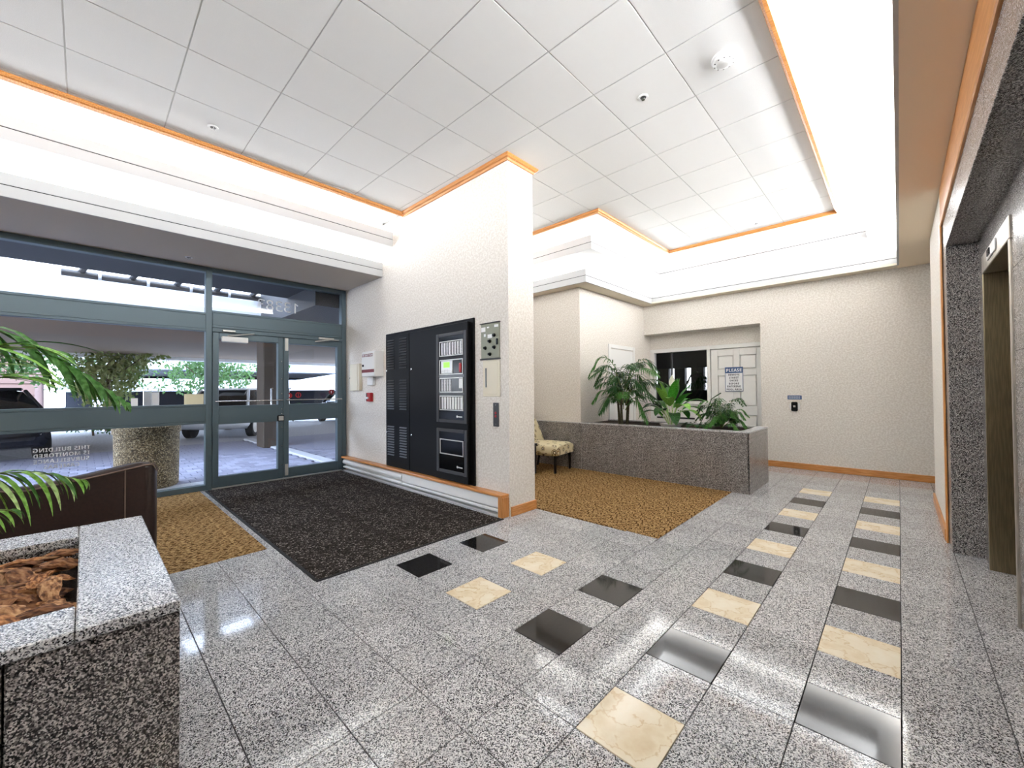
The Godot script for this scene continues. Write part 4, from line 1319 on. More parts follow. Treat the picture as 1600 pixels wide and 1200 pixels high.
func build_planters() -> void:
	var H := 0.768
	var gm: Material = M.granite_panel
	var gc: Material = M.granite_cap
	# foreground planter
	var p := thing("granite_planter", "large square-rimmed granite planter in the near left foreground, filled with bark", "planter")
	var x0 := -2.43
	var x1 := -1.37
	var z0 := -0.178
	var z1 := 1.6
	for s in [[-0.178, 0.116], [0.118, 0.86], [0.862, 1.6]]:
		obj("side_slab", Geo.new().box(Vector3(x1 - 0.03, 0, s[0] + 0.001), Vector3(x1 - 0.006, H - 0.032, s[1] - 0.001), 0.002).mesh(), gm, p)
		obj("side_slab", Geo.new().box(Vector3(x0 + 0.006, 0, s[0] + 0.001), Vector3(x0 + 0.03, H - 0.032, s[1] - 0.001), 0.002).mesh(), gm, p)
	for s in [[-2.40, -1.9], [-1.898, -1.4]]:
		obj("side_slab", Geo.new().box(Vector3(s[0], 0, z0 + 0.006), Vector3(s[1], H - 0.032, z0 + 0.03), 0.002).mesh(), gm, p)
		obj("side_slab", Geo.new().box(Vector3(s[0], 0, z1 - 0.03), Vector3(s[1], H - 0.032, z1 - 0.006), 0.002).mesh(), gm, p)
	var ox0 := -2.25
	var ox1 := -1.53
	var oz0 := 0.012
	var oz1 := 1.4
	obj("cap_slab", Geo.new().box(Vector3(x0, H - 0.03, z0), Vector3(x1, H, oz0), 0.003).mesh(), gc, p)
	obj("cap_slab", Geo.new().box(Vector3(ox1, H - 0.03, oz0 + 0.002), Vector3(x1, H, oz1), 0.003).mesh(), gc, p)
	obj("cap_slab", Geo.new().box(Vector3(x0, H - 0.03, oz0 + 0.002), Vector3(ox0, H, oz1), 0.003).mesh(), gc, p)
	obj("cap_slab", Geo.new().box(Vector3(x0, H - 0.03, oz1 + 0.002), Vector3(x1, H, z1), 0.003).mesh(), gc, p)
	var ins := Geo.new()
	ins.box(Vector3(ox0 - 0.02, 0.3, oz0 - 0.02), Vector3(ox1 + 0.02, H - 0.03, oz0), 0)
	ins.box(Vector3(ox0 - 0.02, 0.3, oz1), Vector3(ox1 + 0.02, H - 0.03, oz1 + 0.02), 0)
	ins.box(Vector3(ox0 - 0.02, 0.3, oz0), Vector3(ox0, H - 0.03, oz1), 0)
	ins.box(Vector3(ox1, 0.3, oz0), Vector3(ox1 + 0.02, H - 0.03, oz1), 0)
	obj("lining", ins.mesh(), gm, p)
	obj("earth", bx(Vector3(ox0, 0.3, oz0), Vector3(ox1, 0.69, oz1)), M.soil, p)
	bark(ox0, ox1, oz0, 0.62)
	# the bed goes on past what the picture shows
	var rb := RandomNumberGenerator.new()
	rb.seed = 45
	var bed := Geo.new()
	for k in 150:
		bed.xf = Transform3D(Basis.from_euler(Vector3(rb.randf_range(-0.3, 0.3), rb.randf() * TAU, rb.randf_range(-0.15, 0.15))), Vector3(rb.randf_range(ox0 + 0.12, ox1 - 0.12), 0.7 + rb.randf() * 0.03, rb.randf_range(0.68, oz1 - 0.12)))
		chip(rb, bed)
	obj("bark_mulch", bed.mesh(), M.bark_0, p).set_meta("kind", "stuff")
	# planter along the rear seating bay
	p = thing("granite_planter", "long granite planter full of houseplants in front of the interior window", "planter")
	x0 = -3.79
	x1 = -1.33
	z0 = -6.62
	z1 = -5.655
	for s in [[-3.788, -3.0], [-2.998, -2.15], [-2.148, -1.342]]:
		obj("side_slab", Geo.new().box(Vector3(s[0], 0, z1 - 0.026), Vector3(s[1], H - 0.022, z1 - 0.004), 0.002).mesh(), gm, p)
	for s in [[z0, -6.14], [-6.138, z1 - 0.004]]:
		obj("side_slab", Geo.new().box(Vector3(x1 - 0.026, 0, s[0]), Vector3(x1 - 0.004, H - 0.022, s[1]), 0.0005).mesh(), gm, p)
	obj("side_slab", Geo.new().box(Vector3(x0 + 0.002, 0, z0), Vector3(x1 - 0.026, H - 0.022, z0 + 0.02), 0.002).mesh(), gm, p)
	obj("cap_slab", Geo.new().box(Vector3(-3.788, H - 0.02, z1 - 0.13), Vector3(x1, H, z1), 0.003).mesh(), gc, p)
	obj("cap_slab", Geo.new().box(Vector3(x1 - 0.13, H - 0.02, z0), Vector3(x1, H, z1 - 0.132), 0.003).mesh(), gc, p)
	obj("cap_slab", Geo.new().box(Vector3(x0 + 0.002, H - 0.02, z0), Vector3(x1 - 0.132, H, z0 + 0.1), 0.003).mesh(), gc, p)
	obj("earth", bx(Vector3(x0 + 0.002, 0.4, z0 + 0.02), Vector3(x1 - 0.03, 0.745, z1 - 0.03)), M.soil, p)
	# granite dado carrying on behind the chair
	var d := struct("wall_dado", "low grey granite dado on the wall behind the ring patterned chair", "wall")
	for s in [[-6.69, -5.8], [-5.798, -4.9], [-4.898, -3.79]]:
		obj("slab", Geo.new().box(Vector3(s[0], 0, -5.66), Vector3(s[1], H - 0.02, -5.645), 0.002).mesh(), gm, d)
	obj("cap", Geo.new().box(Vector3(-6.69, H - 0.02, -5.66), Vector3(-3.79, H - 0.006, -5.64), 0.002).mesh(), gc, d)

func bark(x0: float, x1: float, z0: float, z1: float) -> void:
	var r := RandomNumberGenerator.new()
	r.seed = 44
	var kinds := []
	for k in 7:
		kinds.append(chip(r))
	for layer in 3:
		var across: int = [7, 6, 5][layer]
		var down: int = [11, 9, 7][layer]
		for k in across * down:
			var x := clampf(lerpf(x0 + 0.03, x1 - 0.03, (k % across + 0.5) / across) + r.randf_range(-0.04, 0.04), x0 + 0.035, x1 - 0.03)
			var z := clampf(lerpf(z0 + 0.03, z1, (k / across + 0.5) / down) + r.randf_range(-0.035, 0.035), z0 + 0.04, z1)
			var side := x > x1 - 0.08 or x < x0 + 0.08
			var o := obj("bark_chip", kinds[r.randi() % 7], M["bark_%d" % (r.randi() % 4)])
			var heap := 0.035 * (1.0 - absf(x - (x0 + x1) / 2) / 0.5)
			o.position = Vector3(x, 0.698 + layer * 0.014 + heap * 0.7 + r.randf_range(-0.004, 0.006), z)
			var s := r.randf_range(0.85, 1.25) * (0.62 if side else 0.7 if z < z0 + 0.09 else 1.0)
			var turn := PI / 2 + r.randfn(0, 0.2) if side else r.randfn(0.3, 0.45)
			o.rotation = Vector3(r.randf_range(-0.3, 0.3), turn, r.randf_range(-0.16, 0.16))
			o.scale = Vector3(s, s, s)
			tag(o, "rough brown bark chip lying in the near granite planter's square opening", "bark chip", "bark chips in the near granite planter")

func chip(r: RandomNumberGenerator, into: Geo = null) -> ArrayMesh:
	var l := r.randf_range(0.07, 0.12)
	var w := r.randf_range(0.024, 0.042)
	var h := r.randf_range(0.006, 0.011)
	var g := []
	var tw := r.randf_range(-0.5, 0.5)
	for i in 10:
		var t := i / 9.0 * 2.0 - 1.0
		var e := pow(1.0 - absf(t) * 0.97, 0.38) * r.randf_range(0.8, 1.15)
		var row := []
		var bend := t * t * -0.014 + r.randf_range(-0.003, 0.003)
		var off := r.randf_range(-0.007, 0.007)
		for k in 9:
			var a := TAU * k / 9.0
			var p := Vector2(cos(a) * w * e * r.randf_range(0.72, 1.2) + off, sin(a) * h * e * r.randf_range(0.5, 1.5) + bend).rotated(tw * t)
			row.append(Vector3(t * l, p.y, p.x))
		g.append(row)
	# broken faces: flat shaded
	var m := into if into else Geo.new()
	for i in 9:
		for k in 9:
			var j := (k + 1) % 9
			var c: Vector3 = (g[i][k] + g[i + 1][k] + g[i][(k + 4) % 9] + g[i + 1][(k + 4) % 9]) / 4.0
			var o: Vector3 = (g[i][k] + g[i + 1][j]) / 2.0 - c
			m.tri(g[i][k], g[i + 1][k], g[i + 1][j], o)
			m.tri(g[i][k], g[i + 1][j], g[i][j], o)
	return null if into else m.mesh()

func build_seats() -> void:
	# brown tub chair seen from behind, facing the windows
	var c := thing("leather_armchair", "dark brown leather tub armchair seen from behind, between near planter and windows", "armchair")
	var lt: Material = M.leather
	var outer := []
	# back shell in plan: from the north arm front round the back to the south arm front
	var plan := [Vector2(-3.92, -0.30), Vector2(-3.55, -0.315), Vector2(-3.24, -0.305), Vector2(-3.17, -0.285), Vector2(-3.15, -0.24), Vector2(-3.135, -0.06), Vector2(-3.13, 0.2), Vector2(-3.135, 0.46), Vector2(-3.15, 0.64), Vector2(-3.17, 0.685), Vector2(-3.24, 0.705), Vector2(-3.55, 0.715), Vector2(-3.92, 0.70)]
	var tops := [0.62, 0.68, 0.86, 0.905, 0.905, 0.875, 0.84, 0.875, 0.905, 0.905, 0.86, 0.68, 0.62]
	var mid := Vector2(-3.55, 0.2)
	for i in plan.size():
		var p: Vector2 = plan[i]
		var inn := p + (mid - p).normalized() * 0.11
		var tp: float = tops[i]
		outer.append([Vector3(p.x - 0.0, 0.1, p.y), Vector3(p.x, 0.4, p.y), Vector3(p.x, tp - 0.03, p.y), Vector3(lerpf(p.x, inn.x, 0.25), tp, lerpf(p.y, inn.y, 0.25)), Vector3(lerpf(p.x, inn.x, 0.75), tp, lerpf(p.y, inn.y, 0.75)), Vector3(inn.x, tp - 0.03, inn.y), Vector3(inn.x, 0.2, inn.y)])
	var shell := Geo.new().skin(outer)
	obj("shell", shell.mesh(), lt, c)
	var seam := Geo.new()
	var ln := []
	for i in plan.size():
		ln.append(Vector3(plan[i].x, tops[i] - 0.012, plan[i].y) + Vector3(plan[i].x - mid.x, 0, plan[i].y - mid.y).normalized() * 0.002)
	seam.tube(ln, 0.0045, 6)
	obj("piping", seam.mesh(), M.leather_piping, c)
	var sm := Geo.new()
	for z in [-0.16, 0.56]:
		sm.tube([Vector3(-3.1405, 0.12, z), Vector3(-3.1405, 0.885, z)], 0.003, 6)
	obj("seam", sm.mesh(), M.leather_piping, c)
	obj("seat_cushion", Geo.new().box(Vector3(-3.92, 0.26, -0.2), Vector3(-3.25, 0.44, 0.6), 0.05).mesh(), lt, c)
	obj("seat_base", Geo.new().box(Vector3(-3.9, 0.1, -0.2), Vector3(-3.2, 0.26, 0.6), 0.02).mesh(), lt, c)
	for q in [[-3.85, -0.22], [-3.22, -0.22], [-3.85, 0.62], [-3.22, 0.62]]:
		obj("leg", Geo.new().tube([Vector3(q[0], 0.004, q[1]), Vector3(q[0], 0.12, q[1])], [0.018, 0.026], 10).mesh(), M.black_wood, c)
	# ring patterned slipper chair, facing the lobby
	c = thing("slipper_chair", "armless slipper chair in cream cloth with olive and brown rings, on black legs", "chair", Vector3(-4.19, 0.005, -5.27), 0.16)
	var fb: Material = M.ring_fabric
	# local: faces +x
	var sg := []
	for i in 9:
		var t := i / 8.0
		var e := 0.02 * (1.0 - pow(absf(t * 2 - 1), 6))
		var x := -0.3 + 0.64 * t
		var rr := []
		for q in [[-0.29, 0.27], [-0.305, 0.33], [-0.30, 0.40], [-0.26, 0.432], [0.0, 0.452], [0.26, 0.432], [0.30, 0.40], [0.305, 0.33], [0.29, 0.27]]:
			var edge := 1.0 if i > 0 and i < 8 else 0.96
			rr.append(Vector3(x, lerpf(0.345, q[1], 1.0 if i > 0 and i < 8 else 0.82) + (0.0 if q[1] < 0.4 else e * 0.5), q[0] * edge))
		sg.append(rr)
	var se := Geo.new().skin(sg, true)
	for e in [0, 8]:
		for k in range(1, 8):
			se.tri(sg[e][0], sg[e][k], sg[e][k + 1 if k < 8 else 0], Vector3(-1 if e == 0 else 1, 0, 0))
	obj("seat", se.mesh(), fb, c)
	var bg := []
	for i in 9:
		var t := i / 8.0
		var y := 0.36 + 0.48 * t
		var bx0 := -0.25 - 0.14 * t - 0.05 * t * t
		var w := 0.3 - 0.02 * t
		var th := 0.06 * (1.0 - 0.25 * t)
		if i == 8:
			th *= 0.4
			y -= 0.02
		bg.append([Vector3(bx0 + th, y, -w * 0.96), Vector3(bx0 + th * 1.15, y, 0), Vector3(bx0 + th, y, w * 0.96), Vector3(bx0, y, w), Vector3(bx0 - th, y, w * 0.96), Vector3(bx0 - th * 1.1, y, 0), Vector3(bx0 - th, y, -w * 0.96), Vector3(bx0, y, -w)])
	var bk := Geo.new().skin(bg, true)
	for k in range(1, 7):
		bk.tri(bg[8][0], bg[8][k], bg[8][k + 1], Vector3.UP)
	obj("backrest", bk.mesh(), fb, c)
	for q in [[0.28, -0.25], [0.28, 0.25], [-0.27, -0.24], [-0.27, 0.24]]:
		var lg := Geo.new()
		var dx := 0.0 if q[0] > 0 else -0.06
		lg.tube([Vector3(q[0], 0.28, q[1]), Vector3(q[0] + dx, 0.0, q[1])], [0.03, 0.021], 4)
		obj("leg", lg.mesh(), M.black_wood, c)
	# little black side table next to it
	c = thing("side_table", "small black wooden side table beside the ring patterned chair", "side table", Vector3(-4.31, 0.005, -4.66))
	obj("top", Geo.new().box(Vector3(-0.27, 0.43, -0.25), Vector3(0.22, 0.47, 0.25), 0.006).mesh(), M.black_wood, c)
	obj("apron", Geo.new().box(Vector3(-0.25, 0.36, -0.23), Vector3(0.2, 0.43, 0.23), 0.004).mesh(), M.black_wood, c)
	for q in [[-0.23, -0.21], [0.18, -0.21], [-0.23, 0.21], [0.18, 0.21]]:
		obj("leg", Geo.new().box(Vector3(q[0] - 0.025, 0, q[1] - 0.025), Vector3(q[0] + 0.025, 0.43, q[1] + 0.025), 0.004).mesh(), M.black_wood, c)

# a pinnate palm leaf: stalk through pts, leaflets in two rows between t0 and 1
func frond(parent: Node3D, pts: Array, n: int, len0: float, width: float, droop: float, t0: float, mats: Array, r: RandomNumberGenerator, single: bool, stalk := 0.006, spread := 0.9) -> Node3D:
	var cu := Curve3D.new()
	for i in pts.size():
		var a: Vector3 = pts[maxi(i - 1, 0)]
		var b: Vector3 = pts[mini(i + 1, pts.size() - 1)]
		var tg := (b - a) * 0.18
		cu.add_point(pts[i], -tg, tg)
	var total := cu.get_baked_length()
	var path := []
	var rad := []
	for i in 15:
		path.append(cu.sample_baked(total * i / 14.0, true))
		rad.append(lerpf(stalk, stalk * 0.25, i / 14.0))
	var f := obj("frond", Geo.new().tube(path, rad, 6).mesh(), M.stem_green, parent)
	var g := Geo.new()
	for i in n:
		var t := t0 + (1.0 - t0) * (i + 0.5) / n
		var p := cu.sample_baked(total * t, true)
		var q := cu.sample_baked(minf(total * t + 0.02, total), true)
		var p0 := cu.sample_baked(maxf(total * t - 0.02, 0), true)
		var d := (q - p0).normalized()
		var s := d.cross(Vector3.UP).normalized()
		var u := s.cross(d).normalized()
		var k := sin(PI * clampf((t - t0) / (1.0 - t0) * 0.8 + 0.16, 0, 1))
		for side in [-1.0, 1.0]:
			var dir: Vector3 = s * side * spread + d * (0.45 + 0.9 * (t - t0)) + u * r.randf_range(0.1, 0.4)
			var ll := len0 * k * r.randf_range(0.85, 1.12)
			if single:
				var b := Geo.new().blade(p, dir, ll, width * r.randf_range(0.85, 1.15), droop * r.randf_range(0.75, 1.3), 0.35, 8, 0.6)
				obj("leaflet", b.mesh(), mats[r.randi() % mats.size()], f)
			else:
				g.blade(p, dir, ll, width, droop * r.randf_range(0.75, 1.3), 0.3, 5, 0.6)
	if not single:
		obj("leaflets", g.mesh(), mats[r.randi() % mats.size()], f).set_meta("kind", "stuff")
	return f

func build_plants() -> void:
	var r := RandomNumberGenerator.new()
	r.seed = 20
	# the near palm: its crown stands left of the picture and sends fronds into it
	var base := Vector3(-1.9, 0.655, 0.75)
	var t := thing("palm", "green palm in the near planter, its fronds arching in from the left", "palm", base)
	var cane := Geo.new()
	for q in [[0.0, 0.0, 0.42], [0.05, -0.06, 0.3], [-0.06, 0.05, 0.36]]:
		cane.tube([Vector3(q[0], 0, q[1]), Vector3(q[0] * 1.2, q[2], q[1] * 1.2)], [0.022, 0.016], 10)
	obj("cane", cane.mesh(), M.cane, t)
	var mats := [M.leaf_bright, M.leaf_mid, M.leaf_bright, M.leaf_pale]
	var o := -base
	# points below are places in the room
	var near := [M.leaf_bright, M.leaf_pale, M.leaf_bright, M.leaf_mid]
	frond(t, [Vector3(0, 0.4, 0), o + Vector3(-1.88, 1.33, 0.5), o + Vector3(-1.84, 1.425, 0.3), o + Vector3(-1.8, 1.445, 0.14), o + Vector3(-1.77, 1.43, 0.05)], 10, 0.34, 0.016, 1.05, 0.36, near, r, true, 0.007, 0.42)
	frond(t, [Vector3(0.02, 0.38, 0), o + Vector3(-1.8, 1.22, 0.5), o + Vector3(-1.74, 1.345, 0.28), o + Vector3(-1.69, 1.355, 0.14), o + Vector3(-1.66, 1.34, 0.07)], 13, 0.26, 0.014, 0.75, 0.4, [M.leaf_pale, M.leaf_bright], r, true, 0.006, 0.26)
	frond(t, [Vector3(0, 0.3, -0.05), o + Vector3(-1.84, 1.02, 0.48), o + Vector3(-1.81, 1.085, 0.28), o + Vector3(-1.79, 1.09, 0.12), o + Vector3(-1.77, 1.05, 0.0)], 18, 0.2, 0.015, 2.4, 0.36, near, r, true, 0.006, 0.5)
	frond(t, [Vector3(0.05, 0.25, -0.06), o + Vector3(-1.7, 0.98, 0.48), o + Vector3(-1.64, 1.03, 0.28), o + Vector3(-1.61, 1.02, 0.12)], 14, 0.17, 0.012, 1.9, 0.4, [M.leaf_mid, M.leaf_bright], r, true, 0.005, 0.5)
	frond(t, [Vector3(0, 0.38, 0.02), o + Vector3(-1.72, 1.36, 0.6), o + Vector3(-1.52, 1.43, 0.34), o + Vector3(-1.44, 1.40, 0.17)], 9, 0.27, 0.026, 1.5, 0.3, near, r, true, 0.007, 0.7)
	for k in 4:
		var a := 0.6 + k * 0.85
		var d := Vector3(sin(a), 0, cos(a))
		frond(t, [Vector3(0, 0.38, 0), d * 0.25 + Vector3(0, 0.75, 0), d * 0.55 + Vector3(0, 0.85, 0), d * 0.85 + Vector3(0, 0.62, 0)], 22, 0.26, 0.02, 1.6, 0.35, [M.leaf_mid], r, false, 0.006)
	# feathery palm in the long planter
	base = Vector3(-3.2, 0.745, -6.0)
	t = thing("palm", "feathery dark green palm on several canes, left end of the long planter", "palm", base)
	cane = Geo.new()
	for q in [[-0.05, 0.02, 0.42], [0.0, 0.05, 0.5], [0.05, 0.0, 0.46], [0.03, -0.05, 0.4]]:
		cane.tube([Vector3(q[0], 0, q[1]), Vector3(q[0] * 1.5, q[2], q[1] * 1.5)], [0.02, 0.014], 8)
	obj("cane", cane.mesh(), M.cane, t)
	for k in 30:
		var a := k * 2.399963 + r.randf_range(-0.2, 0.2)
		var d := Vector3(cos(a), 0, sin(a))
		var rise := 1.0 - k / 29.0
		var ln := lerpf(0.5, 0.56, rise) * r.randf_range(0.8, 1.15)
		# the wall is close on the west side
		ln *= 0.76 if d.x < -0.4 else 1.0
		var y0 := lerpf(0.2, 0.5, rise)
		var crest := lerpf(0.34, 0.93, rise) * r.randf_range(0.94, 1.05)
		var fall := r.randf_range(0.06, 0.28)
		frond(t, [Vector3(d.x * 0.04, y0, d.z * 0.04), d * ln * 0.25 + Vector3(0, lerpf(y0, crest, 0.7), 0), d * ln * 0.65 + Vector3(0, crest, 0), d * ln * 1.05 + Vector3(0, crest - fall, 0)], 20, 0.21, 0.016, 1.5, 0.2, [M.leaf_dark, M.leaf_mid, M.leaf_mid, M.leaf_deep], r, false, 0.006, 0.65)
	t.scale = Vector3.ONE * 1.14
	# broad leaved plant with one white bloom
	base = Vector3(-2.48, 0.745, -6.1)
	t = thing("broad_leaf_plant", "bright broad-leaved plant with a white bloom, middle of the long planter", "houseplant", base)
	for k in 25:
		var a := k * 2.399963
		var ring := k / 25.0
		var lean := lerpf(0.15, 1.0, ring)
		var d := Vector3(cos(a) * sin(lean), cos(lean), sin(a) * sin(lean)).normalized()
		var stl := lerpf(0.3, 0.2, ring) * r.randf_range(0.85, 1.15)
		var tip := d * stl + Vector3(0, 0.05, 0)
		var lm: Material = [M.leaf_lily, M.leaf_bright, M.leaf_mid, M.leaf_lily, M.leaf_dark][k % 5]
		var lf := obj("leaf", Geo.new().blade(tip, d + Vector3(d.x, 0.15, d.z) * 0.35, r.randf_range(0.27, 0.34), r.randf_range(0.12, 0.15), lerpf(0.6, 2.1, ring), 0.2, 10, 0.85).mesh(), lm, t)
		obj("stalk", Geo.new().tube([Vector3(d.x * 0.01, 0, d.z * 0.01), d * stl * 0.5 + Vector3(0, 0.05, 0), tip], [0.008, 0.007, 0.005], 6).mesh(), M.flower_white if k % 2 else M.leaf_pale, lf)
	var fl := obj("bloom", Geo.new().blade(Vector3(0.05, 0.52, 0.06), Vector3(0.03, 1, 0.03), 0.17, 0.08, 0.0, 0.4, 9, 0.8, Vector3.BACK).mesh(), M.flower_white, t)
	obj("bloom_stalk", Geo.new().tube([Vector3(0, 0, 0), Vector3(0.02, 0.3, 0.02), Vector3(0.05, 0.52, 0.06)], 0.005, 6).mesh(), M.stem_green, fl)
	obj("saucer", Geo.new().lathe([Vector2(0.0001, 0.0), Vector2(0.12, 0.0), Vector2(0.145, 0.035), Vector2(0.135, 0.035), Vector2(0.115, 0.01), Vector2(0.0001, 0.01)], 24).mesh(), M.white_plastic, t)
	t.scale = Vector3.ONE * 1.12
	# bushy ferny plant on the right
	base = Vector3(-1.78, 0.745, -6.12)
	t = thing("fern", "bushy fern with fine drooping leaflets, right end of the long planter", "fern", base)
	for k in 34:
		var a := k * 2.399963
		var d := Vector3(cos(a), 0, sin(a))
		var ln := r.randf_range(0.16, 0.36)
		var y := r.randf_range(0.08, 0.44)
		frond(t, [Vector3(0, 0.02, 0), d * ln * 0.4 + Vector3(0, y * 0.8, 0), d * ln * 0.8 + Vector3(0, y, 0), d * ln * 1.15 + Vector3(0, y - 0.1, 0)], 12, 0.12, 0.02, 1.3, 0.3, [M.leaf_mid, M.leaf_dark, M.leaf_dark, M.leaf_mid], r, false, 0.004)
	# low dark creeper between the two
	base = Vector3(-2.08, 0.745, -6.05)
	t = thing("trailing_plant", "low dark-leaved trailing plant with one tall thin stem, between broad-leaved plant and fern", "houseplant", base)
	for k in 16:
		var a := k * 2.399963
		var d := Vector3(cos(a), 0.25, sin(a)).normalized()
		var lf := obj("leaf", Geo.new().blade(d * r.randf_range(0.04, 0.2) + Vector3(0, 0.03, 0), d, r.randf_range(0.1, 0.2), r.randf_range(0.05, 0.08), 0.7, 0.25, 7, 0.8).mesh(), M.leaf_deep if k % 2 else M.leaf_dark, t)
		if k % 4 == 0:
			obj("stalk", Geo.new().tube([Vector3(0, 0, 0), d * 0.12 + Vector3(0, 0.03, 0)], 0.004, 5).mesh(), M.stem_green, lf)
	obj("tall_stem", Geo.new().tube([Vector3(0, 0, 0), Vector3(0.12, 0.22, 0.02), Vector3(0.2, 0.42, 0.02), Vector3(0.32, 0.5, 0.02)], [0.006, 0.005, 0.005, 0.008], 6).mesh(), M.leaf_deep, t)
	# plant in the pool room
	base = Vector3(-3.0, 0.0, -10.2)
	t = thing("pool_plant", "leafy plant standing in the dark room behind the interior window", "houseplant", base)
	obj("pot", Geo.new().lathe([Vector2(0.0001, 0), Vector2(0.2, 0), Vector2(0.26, 0.45), Vector2(0.23, 0.45), Vector2(0.0001, 0.4)], 20).mesh(), M.black_metal, t)
	for k in 12:
		var a := TAU * k / 12
		var d := Vector3(cos(a), 0, sin(a))
		frond(t, [Vector3(0, 0.4, 0), d * 0.2 + Vector3(0, 1.2 + 0.05 * (k % 4), 0), d * 0.5 + Vector3(0, 1.5 + 0.1 * (k % 3), 0), d * 0.8 + Vector3(0, 1.25, 0)], 14, 0.34, 0.04, 1.2, 0.35, [M.leaf_deep, M.leaf_dark], r, false)

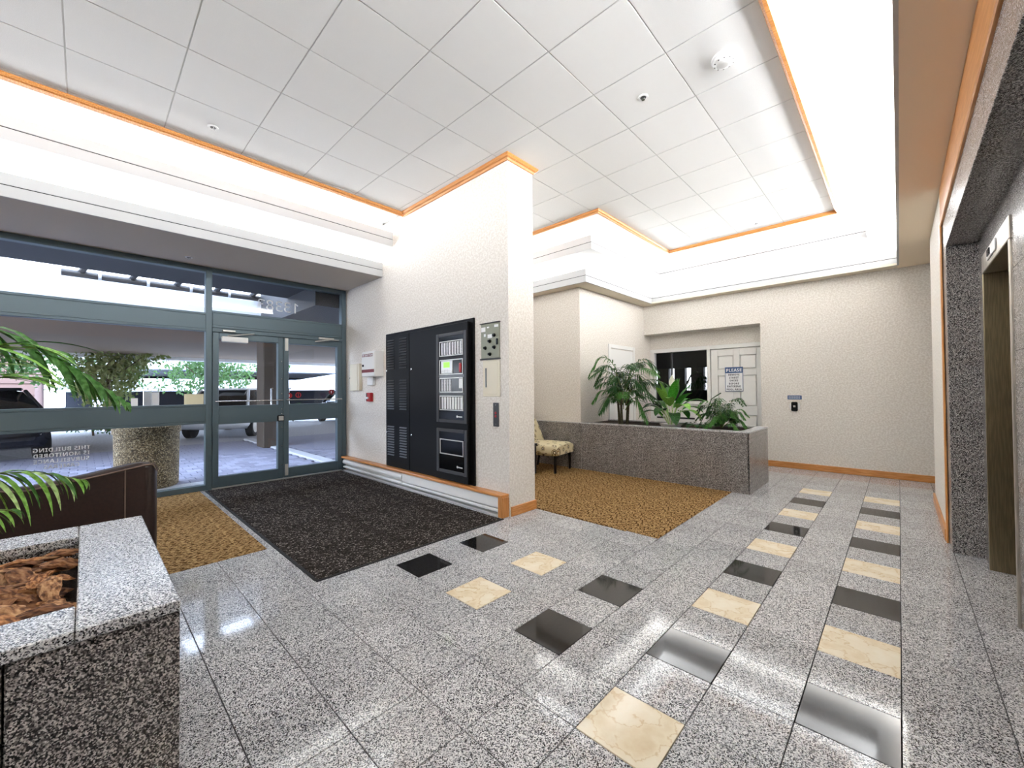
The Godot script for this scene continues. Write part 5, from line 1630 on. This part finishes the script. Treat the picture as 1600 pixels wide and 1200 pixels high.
func build_small() -> void:
	# sign on the panelled door
	var s := thing("door_sign", "white PLEASE remove street shoes sign with a blue heading on the panelled door", "sign", Vector3(-2.195, 1.475, -8.302))
	obj("board", Geo.new().box(Vector3(-0.15, -0.225, 0), Vector3(0.15, 0.225, 0.006), 0.001).mesh(), M.blue, s)
	obj("face", bx(Vector3(-0.142, -0.217, 0.006), Vector3(0.142, 0.115, 0.008)), M.white_vinyl, s)
	letters("heading", "PLEASE", 0.056, Vector3(0, 0.167, 0.0085), 0, M.white_vinyl, s)
	var ls := ["REMOVE", "STREET", "SHOES", "BEFORE", "ENTERING", "POOL AREA"]
	for i in ls.size():
		letters("line", ls[i], 0.034, Vector3(0, 0.083 - i * 0.054, 0.0085), 0, M.ink, s)
	s = thing("wall_plaque", "tiny blue plaque with white lettering on the far wall, over the black device", "sign", Vector3(-1.228, 1.152, -8.0))
	obj("board", Geo.new().box(Vector3(-0.095, -0.032, 0), Vector3(0.095, 0.032, 0.006), 0.001).mesh(), M.blue, s)
	var ln := Geo.new()
	for k in 2:
		for j in 7:
			ln.box(Vector3(-0.08 + j * 0.023, 0.006 - k * 0.022, 0.006), Vector3(-0.062 + j * 0.023, 0.014 - k * 0.022, 0.0075))
	obj("lettering", ln.mesh(), M.white_vinyl, s)
	s = thing("card_reader", "small black wall device on a pale backplate under the blue plaque", "card reader", Vector3(-1.228, 1.005, -8.0))
	obj("backplate", Geo.new().box(Vector3(-0.07, -0.05, 0), Vector3(0.07, 0.05, 0.008), 0.003).mesh(), M.white_plastic, s)
	obj("body", Geo.new().box(Vector3(-0.043, -0.075, 0.008), Vector3(0.043, 0.075, 0.04), 0.012).mesh(), M.black_metal, s)
	obj("button", Geo.new().box(Vector3(-0.015, -0.01, 0.04), Vector3(0.015, 0.02, 0.043), 0.003).mesh(), M.dull_silver, s)
	# ceiling fittings
	s = thing("smoke_detector", "round white smoke detector on the ceiling near the elevator side", "smoke detector", Vector3(-0.903, CH, -3.285))
	obj("base", Geo.new().lathe([Vector2(0.0001, 0), Vector2(0.085, 0), Vector2(0.085, -0.014), Vector2(0.075, -0.02)], 32).mesh(), M.white_plastic, s)
	obj("dome", Geo.new().lathe([Vector2(0.075, -0.018), Vector2(0.07, -0.034), Vector2(0.05, -0.05), Vector2(0.03, -0.055), Vector2(0.0001, -0.056)], 32).mesh(), M.white_plastic, s)
	var vt := Geo.new()
	for k in 10:
		var a := TAU * k / 10
		vt.cbox(Vector3(cos(a) * 0.062, -0.041, sin(a) * 0.062), Vector3(0.009, 0.004, 0.006))
	obj("vents", vt.mesh(), M.dark_grey, s)
	var heads := [Vector3(-1.518, CH, -3.249), Vector3(-4.556, CH, -0.813), Vector3(-1.5, CH, -6.94), Vector3(-6.378, 3.001, -0.893)]
	var names := ["recessed ceiling sprinkler near the smoke detector", "recessed ceiling sprinkler near the left cove", "recessed ceiling sprinkler at the far end of the ceiling", "recessed sprinkler in the grey soffit over the glazing"]
	for i in 4:
		s = thing("sprinkler", names[i], "sprinkler", heads[i], 0, "ceiling sprinklers")
		obj("escutcheon", Geo.new().lathe([Vector2(0.016, -0.001), Vector2(0.02, -0.006), Vector2(0.038, -0.006), Vector2(0.042, 0.0)], 24).mesh(), M.white_plastic, s)
		obj("cup", Geo.new().lathe([Vector2(0.024, -0.0062), Vector2(0.016, -0.0066), Vector2(0.0001, -0.0066)], 20).mesh(), M.dark_grey, s)
		var h := Geo.new()
		h.tube([Vector3(0, -0.002, 0), Vector3(0, -0.018, 0)], 0.006, 8)
		h.tube([Vector3(0.009, -0.002, 0), Vector3(0.009, -0.022, 0), Vector3(-0.009, -0.022, 0), Vector3(-0.009, -0.002, 0)], 0.0025, 6)
		h.lathe([Vector2(0.0001, -0.024), Vector2(0.014, -0.024), Vector2(0.014, -0.021), Vector2(0.0001, -0.021)], 12)
		obj("head", h.mesh(), M.chrome, s)
	# on the window's mid rail
	s = thing("leaflet_holder", "clear acrylic leaflet holder standing on the window mid rail", "leaflet holder", Vector3(-6.72, 1.15, -0.575))
	obj("rear_sheet", bx(Vector3(-0.02, 0, -0.075), Vector3(-0.017, 0.225, 0.075)), M.clear_plastic, s)
	obj("front_sheet", bx(Vector3(0.017, 0, -0.075), Vector3(0.02, 0.2, 0.075)), M.clear_plastic, s)
	obj("floor_sheet", bx(Vector3(-0.02, 0, -0.075), Vector3(0.02, 0.003, 0.075)), M.clear_plastic, s)
	for z in [-0.075, -0.001, 0.072]:
		obj("divider", bx(Vector3(-0.017, 0.003, z), Vector3(0.017, 0.21, z + 0.003)), M.clear_plastic, s)
	obj("leaflets", bx(Vector3(-0.012, 0.004, -0.07), Vector3(0.008, 0.16, -0.006)), M.white_vinyl, s)
	tag(obj("white_card", Geo.new().box(Vector3(-6.735, 1.15, -0.45), Vector3(-6.71, 1.245, -0.39), 0.003).mesh(), M.white_vinyl), "small white card box standing left of the acrylic leaflet holder", "card box")
	tag(obj("yellow_notice", Geo.new().box(Vector3(-6.738, 1.152, -1.105), Vector3(-6.734, 1.29, -0.9), 0.0005).mesh(), M.paper), "pale yellow paper notice leaning in the corner of the mid pane", "notice")
	# stickers on the right door's glass
	var i := 0
	for q in [[-2.17, 1.25, 0.042], [-2.30, 1.258, 0.042], [-2.81, 1.30, 0.045]]:
		s = thing("round_sticker", ["round red sticker on the right door, nearest the meeting stiles", "red ringed sticker beside the one at the meeting stiles", "solid round red sticker on the right door, nearest the partition"][i], "sticker", Vector3(-6.7395, q[1], q[0]))
		s.rotation.z = -PI / 2
		if i == 1:
			obj("disc", Geo.new().lathe([Vector2(q[2] * 0.7, 0.0012), Vector2(q[2] * 0.7, 0.002), Vector2(q[2], 0.002), Vector2(q[2], 0.001)], 24).mesh(), M.red, s)
			obj("bar", bx(Vector3(-0.03, 0.001, -0.005), Vector3(0.03, 0.002, 0.005)), M.red, s)
		else:
			obj("disc", Geo.new().lathe([Vector2(q[2], 0.001), Vector2(q[2], 0.002), Vector2(0.0001, 0.002)], 24).mesh(), M.red if i == 0 else M.dark_red, s)
			obj("print", Geo.new().box(Vector3(-0.02, 0.002, -0.004), Vector3(0.02, 0.003, 0.006)).mesh(), M.white_vinyl, s)
		i += 1
